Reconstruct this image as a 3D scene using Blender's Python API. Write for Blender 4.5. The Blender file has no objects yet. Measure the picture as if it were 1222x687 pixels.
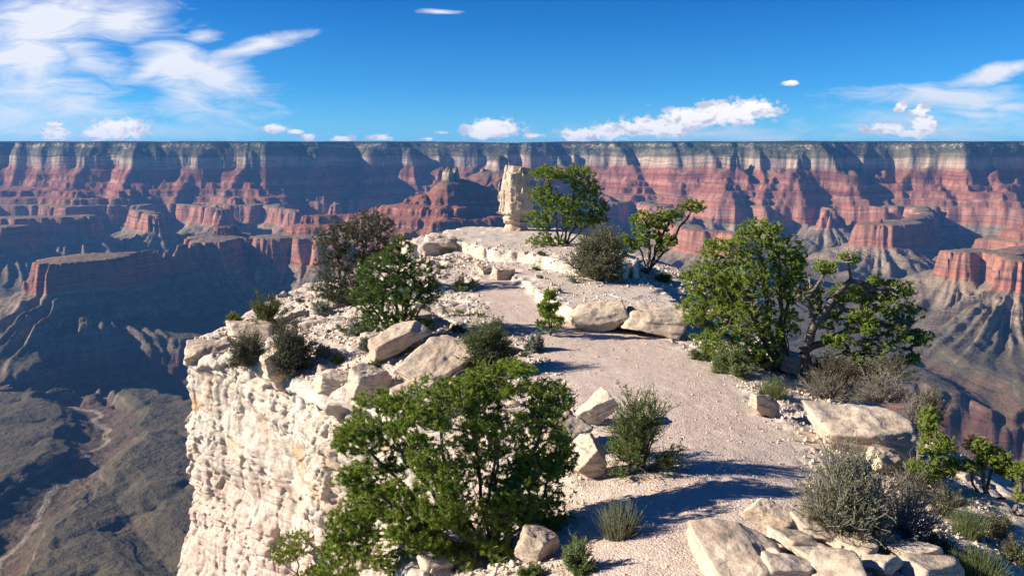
import bpy, math, random, os
import numpy as np
random.seed(7)
RS = np.random.RandomState(11)
C = bpy.context.scene.collection
PI = math.pi
PITCH = math.radians(8.67)
F = 1017.0                     # focal length in pixels of the 1222 wide photograph

def ray(px, py):
    u, v = px - 611.0, py - 343.5
    return np.array([u, F*math.cos(PITCH) - v*math.sin(PITCH), -(v*math.cos(PITCH) + F*math.sin(PITCH))])

def at_z(px, py, z):
    r = ray(px, py); return r * (z / r[2])

def at_y(px, py, y):
    r = ray(px, py); return r * (y / r[1])

# ------------------------------------------------------------------ noise
_perm = RS.permutation(256).astype(np.int32)
_perm = np.concatenate([_perm, _perm, _perm])
_g2 = np.stack([np.cos(np.arange(256)*2*PI/256*37), np.sin(np.arange(256)*2*PI/256*37)], 1).astype(np.float32)
_g3 = RS.normal(size=(256, 3)); _g3 = (_g3/np.linalg.norm(_g3, axis=1, keepdims=True)).astype(np.float32)
_g3x, _g3y, _g3z = [np.ascontiguousarray(_g3[:, i]) for i in range(3)]; _g2x, _g2y = [np.ascontiguousarray(_g2[:, i]) for i in range(2)]
_v1 = RS.rand(256).astype(np.float32)

def _fade(t): return t*t*t*(t*(t*6-15)+10)

def n2(x, y):
    x = np.asarray(x, np.float32); y = np.asarray(y, np.float32)
    xi = np.floor(x); yi = np.floor(y); xf = x-xi; yf = y-yi
    xi = xi.astype(np.int32) & 255; yi = yi.astype(np.int32) & 255
    u = _fade(xf); v = _fade(yf)
    def g(a, b, dx, dy):
        h = _perm[_perm[(xi+a) & 255] + ((yi+b) & 255)]
        return _g2x.take(h)*dx + _g2y.take(h)*dy
    a = g(0, 0, xf, yf); b = g(1, 0, xf-1, yf); c = g(0, 1, xf, yf-1); d = g(1, 1, xf-1, yf-1)
    return (a + u*(b-a) + v*((c + u*(d-c)) - (a + u*(b-a))))*1.5

def n3(x, y, z):
    x = np.asarray(x, np.float32); y = np.asarray(y, np.float32); z = np.asarray(z, np.float32)
    xi = np.floor(x); yi = np.floor(y); zi = np.floor(z); xf = x-xi; yf = y-yi; zf = z-zi
    xi = xi.astype(np.int32) & 255; yi = yi.astype(np.int32) & 255; zi = zi.astype(np.int32) & 255
    u = _fade(xf); v = _fade(yf); w = _fade(zf)
    x1 = (xi+1) & 255; y1 = (yi+1) & 255; z1 = (zi+1) & 255
    A = [_perm.take(xi), _perm.take(x1)]; B = [[_perm.take(A[a]+(yi, y1)[b]) for b in (0, 1)] for a in (0, 1)]
    def g(a, b, c):
        h = _perm.take(B[a][b] + (zi, z1)[c])
        return _g3x.take(h)*(xf-a) + _g3y.take(h)*(yf-b) + _g3z.take(h)*(zf-c)
    def l(t, p, q): return p + t*(q-p)
    return l(w, l(v, l(u, g(0,0,0), g(1,0,0)), l(u, g(0,1,0), g(1,1,0))),
             l(v, l(u, g(0,0,1), g(1,0,1)), l(u, g(0,1,1), g(1,1,1))))*1.4

def f2(x, y, o=4, gain=.5, lac=2.03, off=0.0):
    s = 0; a = 1; t = 0
    for i in range(o):
        s = s + a*n2(x+off+i*17.3, y-off+i*9.1); t += a; a *= gain; x = x*lac; y = y*lac
    return s/t

def f3(x, y, z, o=3, gain=.5):
    s = 0; a = 1; t = 0
    for i in range(o):
        s = s + a*n3(x+i*7.7, y+i*3.1, z-i*5.3); t += a; a *= gain; x = x*2.03; y = y*2.03; z = z*2.03
    return s/t

def r2(x, y, o=4, gain=.5, off=0.0):      # ridged, 0..1, sharp at 1
    s = 0; a = 1; t = 0
    for i in range(o):
        s = s + a*(1-np.abs(n2(x+off+i*11.3, y+off*.7-i*5.9))*1.6); t += a; a *= gain; x = x*2.07; y = y*2.07
    return s/t

def ss(a, b, x):
    t = np.clip((x-a)/(b-a), 0, 1); return t*t*(3-2*t)

# ------------------------------------------------------------------ mesh helpers
def mesh_np(name, co, quads=None, tris=None, mat=None, parent=None, smooth=True, attrs=None):
    me = bpy.data.meshes.new(name)
    co = np.ascontiguousarray(co, np.float32)
    me.vertices.add(len(co)); me.vertices.foreach_set('co', co.ravel())
    idx = []; tot = []
    if tris is not None and len(tris): idx.append(np.asarray(tris, np.int32).ravel()); tot.append(np.full(len(tris), 3, np.int32))
    if quads is not None and len(quads): idx.append(np.asarray(quads, np.int32).ravel()); tot.append(np.full(len(quads), 4, np.int32))
    idx = np.concatenate(idx); tot = np.concatenate(tot)
    st = np.zeros(len(tot), np.int32); st[1:] = np.cumsum(tot)[:-1]
    me.loops.add(len(idx)); me.loops.foreach_set('vertex_index', idx)
    me.polygons.add(len(tot)); me.polygons.foreach_set('loop_start', st); me.polygons.foreach_set('loop_total', tot)
    if smooth: me.polygons.foreach_set('use_smooth', np.ones(len(tot), bool))
    for k, v in (attrs or {}).items():
        a = me.attributes.new(k, 'FLOAT', 'POINT'); a.data.foreach_set('value', np.ascontiguousarray(v, np.float32))
    me.update(calc_edges=True)
    if mat: me.materials.append(mat)
    o = bpy.data.objects.new(name, me); C.objects.link(o)
    if parent: o.parent = parent
    return o

def tag(o, label=None, cat=None, group=None, kind=None):
    if label: o['label'] = label
    if cat: o['category'] = cat
    if group: o['group'] = group
    if kind: o['kind'] = kind
    return o

def grid_quads(nr, nc):
    i = np.arange(nr-1)[:, None]*nc + np.arange(nc-1)[None, :]
    return np.stack([i, i+1, i+nc+1, i+nc], -1).reshape(-1, 4)

# ------------------------------------------------------------------ material helper
class NT:
    def __init__(s, name, rough=.9, spec=.2):
        m = bpy.data.materials.new(name); m.use_nodes = True; s.m = m; s.t = m.node_tree; s.n = s.t.nodes; s.l = s.t.links
        s.b = s.n['Principled BSDF']; s.b.inputs['Roughness'].default_value = rough
        s.b.inputs['Specular IOR Level'].default_value = spec
    def add(s, ty, ins=None, **kw):
        n = s.n.new(ty)
        for k, v in kw.items(): setattr(n, k, v)
        for k, v in (ins or {}).items():
            if isinstance(v, bpy.types.NodeSocket): s.l.new(v, n.inputs[k])
            else: n.inputs[k].default_value = v
        return n
    def math(s, op, a, b=0.0, clamp=False):
        n = s.add('ShaderNodeMath', {0: a, 1: b}, operation=op, use_clamp=clamp); return n.outputs[0]
    def ramp(s, fac, stops, interp='LINEAR'):
        n = s.n.new('ShaderNodeValToRGB'); s.l.new(fac, n.inputs[0]); r = n.color_ramp; r.interpolation = interp
        while len(r.elements) < len(stops): r.elements.new(.5)
        for e, (p, c) in zip(r.elements, stops):
            e.position = p; e.color = (*c, 1) if len(c) == 3 else c
        return n.outputs[0]
    def noise(s, vec, scale, detail=4, rough=.55, dist=0.0):
        n = s.add('ShaderNodeTexNoise', {'Vector': vec, 'Scale': scale, 'Detail': detail, 'Roughness': rough, 'Distortion': dist}); return n.outputs[0]
    def mix(s, fac, a, b, blend='MIX'):
        n = s.n.new('ShaderNodeMix'); n.data_type = 'RGBA'; n.blend_type = blend
        for i, v in ((0, fac), (6, a), (7, b)):
            if isinstance(v, bpy.types.NodeSocket): s.l.new(v, n.inputs[i])
            elif i == 0: n.inputs[i].default_value = v
            else: n.inputs[i].default_value = (*v, 1)
        return n.outputs[2]
    def mapr(s, v, a, b, c=0.0, d=1.0):
        n = s.add('ShaderNodeMapRange', {0: v, 1: a, 2: b, 3: c, 4: d}); return n.outputs[0]
    def vscale(s, vec, sc):
        n = s.add('ShaderNodeVectorMath', {0: vec, 1: sc}, operation='MULTIPLY'); return n.outputs[0]
    def bump(s, h, dist, strength=1.0, normal=None):
        ins = {'Height': h, 'Distance': dist, 'Strength': strength}
        if normal is not None: ins['Normal'] = normal
        n = s.add('ShaderNodeBump', ins); return n.outputs[0]
    def out(s, col=None, nor=None):
        if col is not None:
            if isinstance(col, bpy.types.NodeSocket): s.l.new(col, s.b.inputs['Base Color'])
            else: s.b.inputs['Base Color'].default_value = (*col, 1)
        if nor is not None: s.l.new(nor, s.b.inputs['Normal'])
        return s.m
# ------------------------------------------------------------------ the canyon beyond the promontory
DIP = 0.018
# (stratum elevation, horizontal run from the rim)
PROF = [(5, -4000), (0, 0), (-50, 45), (-70, 110), (-145, 205), (-165, 215), (-262, 236), (-290, 290), (-375, 420),
        (-420, 436), (-440, 520), (-490, 540), (-510, 640), (-560, 656), (-585, 770), (-632, 786), (-645, 900),
        (-800, 940), (-830, 990), (-850, 998), (-900, 1085), (-960, 1180), (-1010, 1330), (-1050, 1700), (-1085, 2700), (-1100, 4500), (-1110, 9000)]
PZ = np.array([p[0] for p in PROF], float)[::-1]; PU = np.array([p[1] for p in PROF], float)
def U_of(z): return float(np.interp(z, PZ, PU[::-1]))
def Z_of(u): return np.interp(u, PU, PZ[::-1])

def pd(px, d): return ((px-611.0)/F*d*1000, d*1000)     # bearing of a landmark and its distance in km

# ridge lines: top stratum, half width, points (bearing, km)
RIDGES = [
    (10, 0, [(-2600, 9), (-1600, 12), (-900, 14.5), (-500, 12.6), (-420, 15), (-250, 12.8), (-150, 15), (-40, 12.9), (20, 14.8), (60, 12.9), (98, 15), (135, 13.0), (156, 14.8), (176, 12.7),
             (235, 15.2), (290, 12.1), (335, 14.6), (352, 13.4), (410, 12.7), (440, 14.8), (470, 12.4), (520, 15), (560, 14.2), (600, 16.5), (645, 16.4), (665, 13.8), (700, 13), (722, 14.5),
             (745, 12.6), (775, 14.4), (808, 12.1), (838, 12.3), (862, 14.4), (905, 14.7), (932, 12.2), (985, 11.4), (1004, 13.4), (1040, 14.2), (1064, 12.1), (1110, 11.7), (1160, 12.3), (1222, 11.4), (1300, 13), (1400, 11), (1600, 12), (1900, 10), (2500, 9)]),
    # spurs running out of the north rim
    (-275, 15, [(135, 13.0), (122, 11.6)]), (-385, 30, [(122, 11.6), (95, 9.9)]), (-640, 40, [(95, 9.9), (80, 8.8)]),
    (-275, 15, [(176, 12.7), (176, 11.9)]), (-385, 40, [(176, 11.9), (205, 10.2)]), (-640, 40, [(205, 10.2), (172, 8.8)]),
    (-275, 30, [(290, 12.1), (290, 11.6)]), (-385, 40, [(290, 11.6), (272, 10.2), (305, 9.4)]),
    (-275, 40, [(60, 12.9), (30, 11.4)]), (-275, 40, [(-40, 12.9), (-70, 10.9)]),
    (-385, 50, [(385, 12.4), (400, 10.4)]), (-385, 50, [(352, 13), (345, 11)]),
    (-385, 50, [(470, 12.4), (475, 10.6)]), (-275, 30, [(430, 13), (425, 11.9)]),
    # twin temples in the middle
    (-105, 12, [(592, 7.9), (588, 7.95)]), (-240, 60, [(580, 7.9), (604, 8.0)]), (-385, 120, [(592, 7.9), (640, 8.6)]), (-385, 20, [(592, 7.9), (565, 6.7), (546, 6.1)]), (-385, 30, [(640, 8.6), (690, 10.5)]),
    (-135, 8, [(545, 6.05), (543, 6.08)]), (-190, 42, [(536, 6.03), (551, 6.1)]), (-385, 170, [(556, 6.1), (505, 6.0)]), (-440, 50, [(505, 6.0), (450, 6.1)]), (-560, 70, [(450, 6.1), (385, 6.15)]), (-645, 120, [(560, 5.9), (640, 6.2)]),
    # right of the temples
    (-130, 30, [(665, 13.8), (680, 12.2)]), (-385, 60, [(680, 12.2), (700, 10.6)]),
    (-275, 50, [(745, 12.6), (748, 11.6)]), (-385, 50, [(748, 11.6), (760, 9.9)]), (-645, 80, [(760, 9.9), (785, 8.6)]),
    (-385, 60, [(812, 12.0), (825, 10.6), (850, 9.8)]), (-600, 60, [(850, 9.8), (868, 8.9)]),
    (-290, 60, [(975, 11.4), (985, 10.7)]), (-400, 60, [(985, 10.7), (972, 9.9)]), (-400, 40, [(985, 10.7), (1012, 9.9)]), (-640, 60, [(972, 9.9), (985, 9.0)]),
    (-385, 120, [(1110, 11.7), (1098, 10.4)]), (-600, 100, [(1098, 10.4), (1095, 9.0)]),
    (-385, 100, [(1222, 11.4), (1195, 10.4)]), (-640, 150, [(1195, 10.4), (1180, 9.3), (1290, 8.6), (1400, 8.0)]),
    (-645, 80, [(790, 9.0), (800, 7.6), (830, 6.4), (880, 6.1)]), (-645, 60, [(985, 9.0), (992, 8.2)]), (-560, 60, [(700, 10.6), (712, 9.4)]),
    # the flat mesa on the right and its neck
    (-640, 140, [(1052, 6.85), (1080, 7.05)]), (-640, 30, [(1080, 7.05), (1108, 7.8), (1100, 9.0)]),
    # nearer mesa at the right edge
    (-640, 50, [(1142, 5.1), (1168, 5.15)]), (-640, 60, [(1168, 5.15), (1200, 5.0), (1222, 5.3), (1330, 5.8)]), (-560, 60, [(1225, 5.7), (1330, 6.0), (1500, 7.5)]), (-640, 40, [(1200, 5.0), (1213, 4.7)]),
    # long butte on the left
    (-640, 150, [(82, 4.75), (106, 4.85)]), (-640, 45, [(106, 4.85), (140, 5.0)]), (-655, 12, [(140, 5.0), (190, 5.3), (240, 5.55)]), (-640, 55, [(245, 5.6), (285, 6.0)]), (-575, 5, [(266, 5.9), (275, 5.95)]),
    (-640, 110, [(326, 5.9), (400, 6.0), (470, 5.9), (540, 5.9)]), (-520, 30, [(372, 6.05), (420, 6.1), (480, 6.0)]),
    (-640, 90, [(-300, 7.4), (20, 7.4), (100, 7.5)]), (-640, 80, [(-300, 6.3), (-60, 6.5), (5, 6.6)]), (-645, 60, [(165, 8.3), (185, 7.7)]),
    (-560, 120, [(-200, 9.0), (60, 9.2), (100, 9.0)]), (-500, 60, [(20, 9.6), (95, 9.4)]),
    (-645, 60, [(205, 9.6), (240, 8.6), (262, 8.3)]), (-645, 50, [(310, 9.2), (345, 8.2)]), (-645, 50, [(400, 10.3), (395, 9.0)]),
]
# the south rim behind and beside the viewpoint (metres)
SOUTH = [
    (0, 0, [(-16000, -1500), (-9000, 500), (-6500, 600), (-5600, 1800), (-5000, 0), (-4000, -400), (-3000, 800), (-2300, -500), (0, -350), (1500, -900), (2600, 200), (4200, -300), (7000, 500), (12000, 1500)]),
    (-385, 60, [(-3000, 800), (-2750, 1450)]), (-385, 80, [(-5600, 1800), (-5300, 3200)]),
]
GORGE = [(170, [(-900, 4.3), (-250, 4.1), (-40, 3.85), (40, 3.75), (110, 3.9)]), (430, [(118, 4.05), (190, 4.0), (330, 3.95), (500, 3.9), (800, 3.7), (1050, 3.4), (1300, 3.1), (1800, 3.6)]),
         (150, [(112, 3.85), (75, 3.6), (112, 3.3), (92, 2.95), (60, 2.75), (20, 2.5), (-60, 2.1)]),
         (100, [(70, 2.85), (140, 2.42), (185, 2.0), (230, 1.6)]),
         (140, [(-40, 4.5), (40, 4.6), (80, 4.65)]),
         (170, [(1240, 3.4), (1190, 3.75), (1130, 4.1), (1105, 4.35)])]

def seg_dist(X, Y, pts, want=False):
    best = np.full(X.shape, 1e9, np.float32); qx = np.zeros(X.shape, np.float32); qy = np.zeros(X.shape, np.float32)
    for (ax, ay), (bx, by) in zip(pts[:-1], pts[1:]):
        dx, dy = bx-ax, by-ay; L = dx*dx+dy*dy
        t = np.clip(((X-ax)*dx + (Y-ay)*dy)/L, 0, 1)
        cx = ax+t*dx; cy = ay+t*dy
        d = np.hypot(X-cx, Y-cy)
        m = d < best; best = np.where(m, d, best); qx = np.where(m, cx, qx); qy = np.where(m, cy, qy)
    return (best, qx, qy) if want else best

def canyon_height(X, Y):
    X = X.astype(np.float32); Y = Y.astype(np.float32)
    wa = 60 + 140*ss(7500, 10500, Y)
    wx = X + wa*f2(X/1500, Y/1500, 2, off=3) + 45*f2(X/420, Y/420, 3, off=13)
    wy = Y + wa*f2(X/1500, Y/1500, 2, off=43) + 45*f2(X/420, Y/420, 3, off=53)
    far = ss(8500, 11500, Y)
    u = np.full(X.shape, 1e9, np.float32); fl = np.zeros(X.shape, np.float32); fl2 = fl; e = fl
    Rb = r2(wx/2700, wy/4200, 3, .5, off=61)
    feats = [(z, r, [pd(a, d) for a, d in p], 1) for z, r, p in RIDGES] + [(z, r, p, 0) for z, r, p in SOUTH]
    for z, r, pts, north in feats:
        d, qx, qy = seg_dist(wx, wy, pts, True)
        if r == 0 and north:      # the north rim is an edge, not a ridge: everything behind it is plateau
            xs = np.array([p[0] for p in pts]); ys = np.array([p[1] for p in pts]); o = np.argsort(xs)
            d = np.where(wy > np.interp(wx, xs[o], ys[o]), -d, d)
        if r == 0 and not north:
            xs = np.array([p[0] for p in pts]); ys = np.array([p[1] for p in pts])
            d = np.where(wy < np.interp(wx, xs, ys), -d, d)
        if r == 0: d = d + ss(-300, 900, d)*(.69 - Rb)*(1100 if north else 600)
        if r == 0 and north: d = np.where(d > 0, d*1.55, d)
        uf = np.where(d > r, d-r, np.minimum(d-r, 0)*.4) + U_of(z) if r else d + U_of(z)
        il = 1/np.maximum(np.abs(d), 1)
        rr = 520.0
        px_ = qx + (wx-qx)*il*rr; py_ = qy + (wy-qy)*il*rr
        f = r2(px_/230, py_/230, 2, .5, off=z*.01); f_ = r2(px_/70, py_/70, 2, .5, off=z*.01)
        m = uf < u; e = np.where(m, uf - U_of(z), e)
        u = np.where(m, uf, u); fl = np.where(m, f, fl); fl2 = np.where(m, f_, fl2)
    # drainages cut the slopes
    R = r2(wx/1300, wy/1300, 4, .55, off=21)
    R2 = r2(wx/420, wy/420, 3, .55, off=31)
    deep = ss(-200, 300, u)*(.12 + .88*ss(0, 650, e))
    uu = u + deep*((.62-R)*480) + ss(0, 300, u)*((.6-R2)*150)*(.45 + .55*ss(0, 300, e)) + 14*f2(X/60, Y/60, 3, off=7)
    uu = uu + (fl-.6)*-45*ss(100, 700, u)*(1-.5*ss(1600, 2600, u))
    uu = uu + 7*f2(X/22, Y/22, 2, off=17)
    z = Z_of(uu)
    tal = ss(940, 1100, uu); pl = ss(1200, 1800, uu)
    z = z + tal*(1-.75*pl)*((fl-.6)*75 + (fl2-.6)*30) + pl*(-16*np.maximum(R2-.45, 0)**2*4 - (r2(wx/170, wy/170, 3, off=5)-.6)*4)
    z = z + 1.2*f2(X/30, Y/30, 2, off=77)
    for r, pts in GORGE:
        d = seg_dist(wx, wy, [pd(a, dd) for a, dd in pts]) + (R2-.6)*(-150 if r > 300 else -35) + 16*f2(X/110, Y/110, 4, off=9) + f2(X/330, Y/330, 3, off=3)*(110 if r > 300 else 50)
        sh = 1.0 if r > 500 else .45 + r/900
        if r > 300: g = np.interp(r - d, [-400, -30, 0, 16, 22, 60, 75, 130, 420, 900], np.array([40, 0, 0, -38, -45, -62, -110, -190, -420, -430]))
        else: g = np.interp(r - d, [-400, -20, 0, 12, 40, 46, 110, 170], np.array([10, 0, 0, -6, -16, -24, -50, -60]))*(1.0 if r > 120 else .5)
        g = g + ((R2-.5)*60*ss(20, 200, r-d) if r > 300 else 0)
        k = ss(-1005, -1040, z) if r < 300 else ss(-850, -960, z)
        z = np.where((d < r), np.minimum(z, z + np.minimum(g, 0)*k), z)
    z = z + ss(30, -150, uu)*(Y > 6000)*(16*f2(X/700, Y/700, 3, off=5) + 5*n2(X/38, Y/38) - 38*np.exp(-((X+150)/700)**2))
    zz = z + DIP*np.maximum(Y, 0) * (1-.0*far)
    # ground right under and behind the promontory drops away from it
    rad = np.hypot(X, Y-20)
    near = -60 - .85*np.maximum(rad-60, 0)
    zz = np.where(rad < 2200, np.minimum(zz, np.maximum(near, -1010 - 0*rad)), zz) if True else zz
    zz = np.where((rad < 2200) & (zz < near) , zz, zz)
    return zz, z

def canyon_mesh(q=1.0):
    a = np.concatenate([np.linspace(-64, -36, int(180*q))[:-1], np.linspace(-36, 36, int(1250*q)), np.linspace(36, 60, int(110*q))[1:]])
    a = np.radians(a)
    r = np.concatenate([np.geomspace(25, 1500, int(90*q))[:-1], np.geomspace(1500, 15800, int(1550*q)), np.geomspace(15800, 30000, int(24*q))[1:]])
    A, Rr = np.meshgrid(a, r); X = np.sin(A)*Rr; Y = np.cos(A)*Rr
    from concurrent.futures import ThreadPoolExecutor
    parts = np.array_split(np.arange(len(r)), 24)
    with ThreadPoolExecutor(4) as ex: Z = np.concatenate(list(ex.map(lambda k: canyon_height(X[k], Y[k])[0], parts)))
    co = np.stack([X, Y, Z], -1).reshape(-1, 3)
    d = np.full(X.shape, 1e9, np.float32)
    for r_, pts in GORGE[1:3]:
        d = np.minimum(d, seg_dist(X + 70*f2(X/260, Y/260, 2, off=3) + 20*n2(X/70, Y/70), Y + 70*f2(X/260, Y/260, 2, off=33), [pd(p, q_) for p, q_ in pts[:]]))
    wash = ss(17, 7, d)*(Y < 4200)*(Z < -950)
    return mesh_np('canyon_terrain', co, quads=grid_quads(len(r), len(a)), mat=canyon_mat(), smooth=True, attrs={'wash': wash.ravel()})

def canyon_mat():
    t = NT('canyon_strata', .95, .1)
    g = t.add('ShaderNodeNewGeometry'); pos = g.outputs['Position']
    sp = t.add('ShaderNodeSeparateXYZ', {0: pos}); z = t.math('SUBTRACT', sp.outputs[2], t.math('MULTIPLY', sp.outputs[1], DIP))
    wob = t.noise(pos, .0016, 4); z1 = t.math('ADD', z, t.math('MULTIPLY', t.math('SUBTRACT', wob, .5), 110))
    wob2 = t.noise(pos, .02, 3); z1 = t.math('ADD', z1, t.math('MULTIPLY', t.math('SUBTRACT', wob2, .5), 14))
    f = t.mapr(z1, -1500, 60)
    def k(v): return (v+1500)/1560.0
    cream = (.46, .36, .27); buff = (.42, .33, .25); red = (.29, .125, .09); dred = (.22, .088, .062); pink = (.34, .185, .14); grey = (.19, .155, .125)
    green = (.10, .10, .065); gran = (.12, .065, .05); tan = (.30, .21, .15)
    rock = t.ramp(f, [(0, gran), (k(-1160), gran), (k(-1130), (.17, .10, .075)), (k(-1095), (.17, .13, .10)), (k(-1040), (.18, .145, .11)), (k(-1000), grey), (k(-860), (.25, .2, .15)), (k(-812), tan),
                      (k(-795), (.36, .15, .10)), (k(-700), pink), (k(-640), (.38, .15, .095)), (k(-610), red), (k(-560), pink), (k(-520), dred), (k(-470), red), (k(-430), (.4, .2, .14)),
                      (k(-385), dred), (k(-300), red), (k(-278), (.38, .2, .14)), (k(-258), (.40, .30, .23)), (k(-175), (.43, .34, .26)), (k(-155), (.17, .15, .10)), (k(-72), (.17, .15, .10)), (k(-55), (.42, .35, .26)), (k(-20), (.42, .35, .26)), (k(-8), (.15, .14, .1)), (k(0), (.1, .1, .07))])
    # thin beds
    zb = t.add('ShaderNodeCombineXYZ', {0: t.math('MULTIPLY', sp.outputs[0], .0012), 1: t.math('MULTIPLY', sp.outputs[1], .0012), 2: t.math('MULTIPLY', z1, .055)}).outputs[0]
    bed = t.noise(zb, 1.0, 5, .65)
    rock = t.mix(1.0, rock, t.ramp(bed, [(.32, (.46, .44, .45)), (.46, (.95, .95, .95)), (.56, (1.05, 1.05, 1.05)), (.68, (1.45, 1.40, 1.36))]), 'MULTIPLY')
    # streaks down the faces
    st = t.noise(t.vscale(pos, (.02, .02, .003)), 1.0, 4, .6)
    rock = t.mix(1.0, rock, t.ramp(st, [(.32, (.6, .6, .62)), (.55, (1.02, 1.02, 1.02)), (.75, (1.2, 1.15, 1.1))]), 'MULTIPLY')
    nz = t.add('ShaderNodeSeparateXYZ', {0: g.outputs['Normal']}).outputs[2]
    slope = t.ramp(f, [(0, (.10, .07, .055)), (k(-1110), (.11, .08, .06)), (k(-1085), (.088, .077, .056)), (k(-1000), (.10, .088, .064)), (k(-860), (.185, .155, .115)), (k(-790), (.22, .16, .12)),
                       (k(-640), (.20, .15, .105)), (k(-600), (.26, .12, .08)), (k(-500), (.23, .10, .07)), (k(-385), (.22, .10, .07)), (k(-290), (.2, .12, .085)), (k(-250), (.13, .12, .08)), (k(-140), green), (k(0), (.045, .06, .04)), (1, (.04, .055, .035))])
    pat = t.noise(pos, .006, 5, .6)
    slope = t.mix(1.0, slope, t.ramp(pat, [(.3, (.75, .78, .75)), (.55, (1.05, 1.02, 1)), (.75, (1.3, 1.2, 1.1))]), 'MULTIPLY')
    fine = t.noise(pos, .06, 3, .7)
    slope = t.mix(1.0, slope, t.ramp(fine, [(.35, (.8, .82, .8)), (.65, (1.2, 1.18, 1.15))]), 'MULTIPLY')
    m = t.math('ADD', nz, t.math('MULTIPLY', t.math('SUBTRACT', fine, .5), .25))
    fac = t.mapr(m, .60, .80)
    col = t.mix(fac, rock, slope)
    # scattered trees on the high slopes
    tr = t.noise(pos, .035, 2, .5)
    tm = t.math('MULTIPLY', t.mapr(z, -330, -120), t.mapr(tr, .38, .50)); tm = t.math('MULTIPLY', tm, t.mapr(nz, .30, .6))
    col = t.mix(t.math('MULTIPLY', tm, .8), col, (.03, .045, .03))
    col = t.mix(t.math('MULTIPLY', t.add('ShaderNodeAttribute', attribute_name='wash').outputs['Fac'], .8), col, (.30, .25, .19))
    h = t.math('ADD', t.math('MULTIPLY', bed, 16), t.math('ADD', t.math('MULTIPLY', st, 14), t.math('MULTIPLY', fine, 5)))
    col = t.mix(1.0, col, (1.0, .96, .92), 'MULTIPLY')
    return t.out(col, t.bump(h, 1.0, .9))
# ------------------------------------------------------------------ the limestone promontory (signed distance field -> mesh)
CTRL = np.array([(2.2,6,-5.3),(-3,6,-6.6),(9,7,-6.6),(2.2,10,-5.7),(2.5,12.2,-6.0),(3.2,15,-6.25),(4,18,-6.4),(4,24,-6.55),(3.5,30,-6.6),(.5,30,-6.5),(-.4,40,-6.25),(-3,36,-6.4),(-4,45,-6.15),(1,44,-6.15),
    (-2,51,-6.15),(-3,28,-6.8),(-5,32,-6.7),(-8,34,-7.0),(-12.5,36,-8.3),(-12.5,41,-7.7),(-9,46,-6.9),(-4.3,25.6,-7.4),(-7.5,29.6,-7.9),(-11,45,-7.1),(-7.5,52,-6.4),(-1.5,18,-7.2),
    (-.8,14,-7.0),(.8,13,-6.4),(0,20,-6.6),(1.5,22,-6.5),(-1,24,-6.8),(6,14,-6.2),(7,17,-6.7),(9.5,17,-7.15),(11.6,18,-7.6),(12,22,-7.9),(10,22,-7.1),(7,24,-6.7),(8,30,-6.8),(10.5,28,-7.3),(7,40,-6.6),(9,47,-6.7),
    (6,12,-6.0),(8,12,-6.7),(11,14,-7.7),(9,9,-7.0),(5,50,-5.8),(7,56,-6.4),(0,64,-5.6),(-3,64,-5.8),(3,66,-5.8),(-5,58,-6.1),(14,24,-9.5),(14,34,-9.0)], float)
def _rbf():
    P = CTRL[:, :2]; n = len(P); d = np.linalg.norm(P[:, None]-P[None], axis=2)
    A = np.zeros((n+3, n+3)); A[:n, :n] = d + np.eye(n)*.25; A[:n, n] = 1; A[:n, n+1:] = P; A[n, :n] = 1; A[n+1:, :n] = P.T
    return np.linalg.solve(A, np.concatenate([CTRL[:, 2], [0, 0, 0]]))
_W = _rbf()
_gx = np.arange(-24, 24.01, .5); _gy = np.arange(0, 80.01, .5)
_GX, _GY = np.meshgrid(_gx, _gy, indexing='ij')
_T = sum(_W[i]*np.hypot(_GX-CTRL[i, 0], _GY-CTRL[i, 1]) for i in range(len(CTRL))) + _W[-3] + _W[-2]*_GX + _W[-1]*_GY
def base_top(x, y):
    fx = np.clip((x+24)/.5, 0, len(_gx)-1.001); fy = np.clip(y/.5, 0, len(_gy)-1.001)
    ix = fx.astype(np.int32); iy = fy.astype(np.int32); a = fx-ix; b = fy-iy
    return (_T[ix, iy]*(1-a)*(1-b) + _T[ix+1, iy]*a*(1-b) + _T[ix, iy+1]*(1-a)*b + _T[ix+1, iy+1]*a*b).astype(np.float32)

RIM = [(-2.6,2),(-2.3,9),(-1.9,13),(-2.0,17),(-2.9,22),(-4.3,25.4),(-7.6,29.2),(-9.6,31.8),(-11.8,33.9),(-13.9,35.6),(-14.2,37),(-13.6,40),(-13.4,43),(-11.8,46.5),(-9.2,48),(-9.6,53),(-7.4,57),(-6.4,62),(-4.5,69),
       (2,71),(5,68),(7,61),(10,54),(10.6,46),(10.2,40),(12.4,33),(12.3,28),(12.8,23),(12.8,18),(13,13),(13,7),(12,2)]
L2 = [(-7.2,54.6),(-5.5,53.6),(-4.0,55.6),(-2.3,53),(-.9,50),(1.1,48.6),(2.6,44.5),(3.7,42.2),(5.2,41.6),(6.6,45),(6.2,55),(3.8,66),(-3.5,67),(-6,60)]
L1 = [(.4,41.5),(1.1,38.3),(1.8,35.6),(2.6,33.2),(4.2,32.7),(6.3,32.7),(7.2,34.6),(7.0,39),(6.3,43),(3.8,44.5),(1.2,46.5),(-.4,45)]
PATH = [(-.9,9,1.0),(2.4,9,2.6),(2.6,12,2.0),(3.3,15,2.1),(4.3,18,2.2),(4.2,22,2.5),(4.0,27,2.7),(3.4,30.5,2.4),(.6,34,1.4),(-.2,40,1.3),(-.4,46,1.2)]

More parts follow.
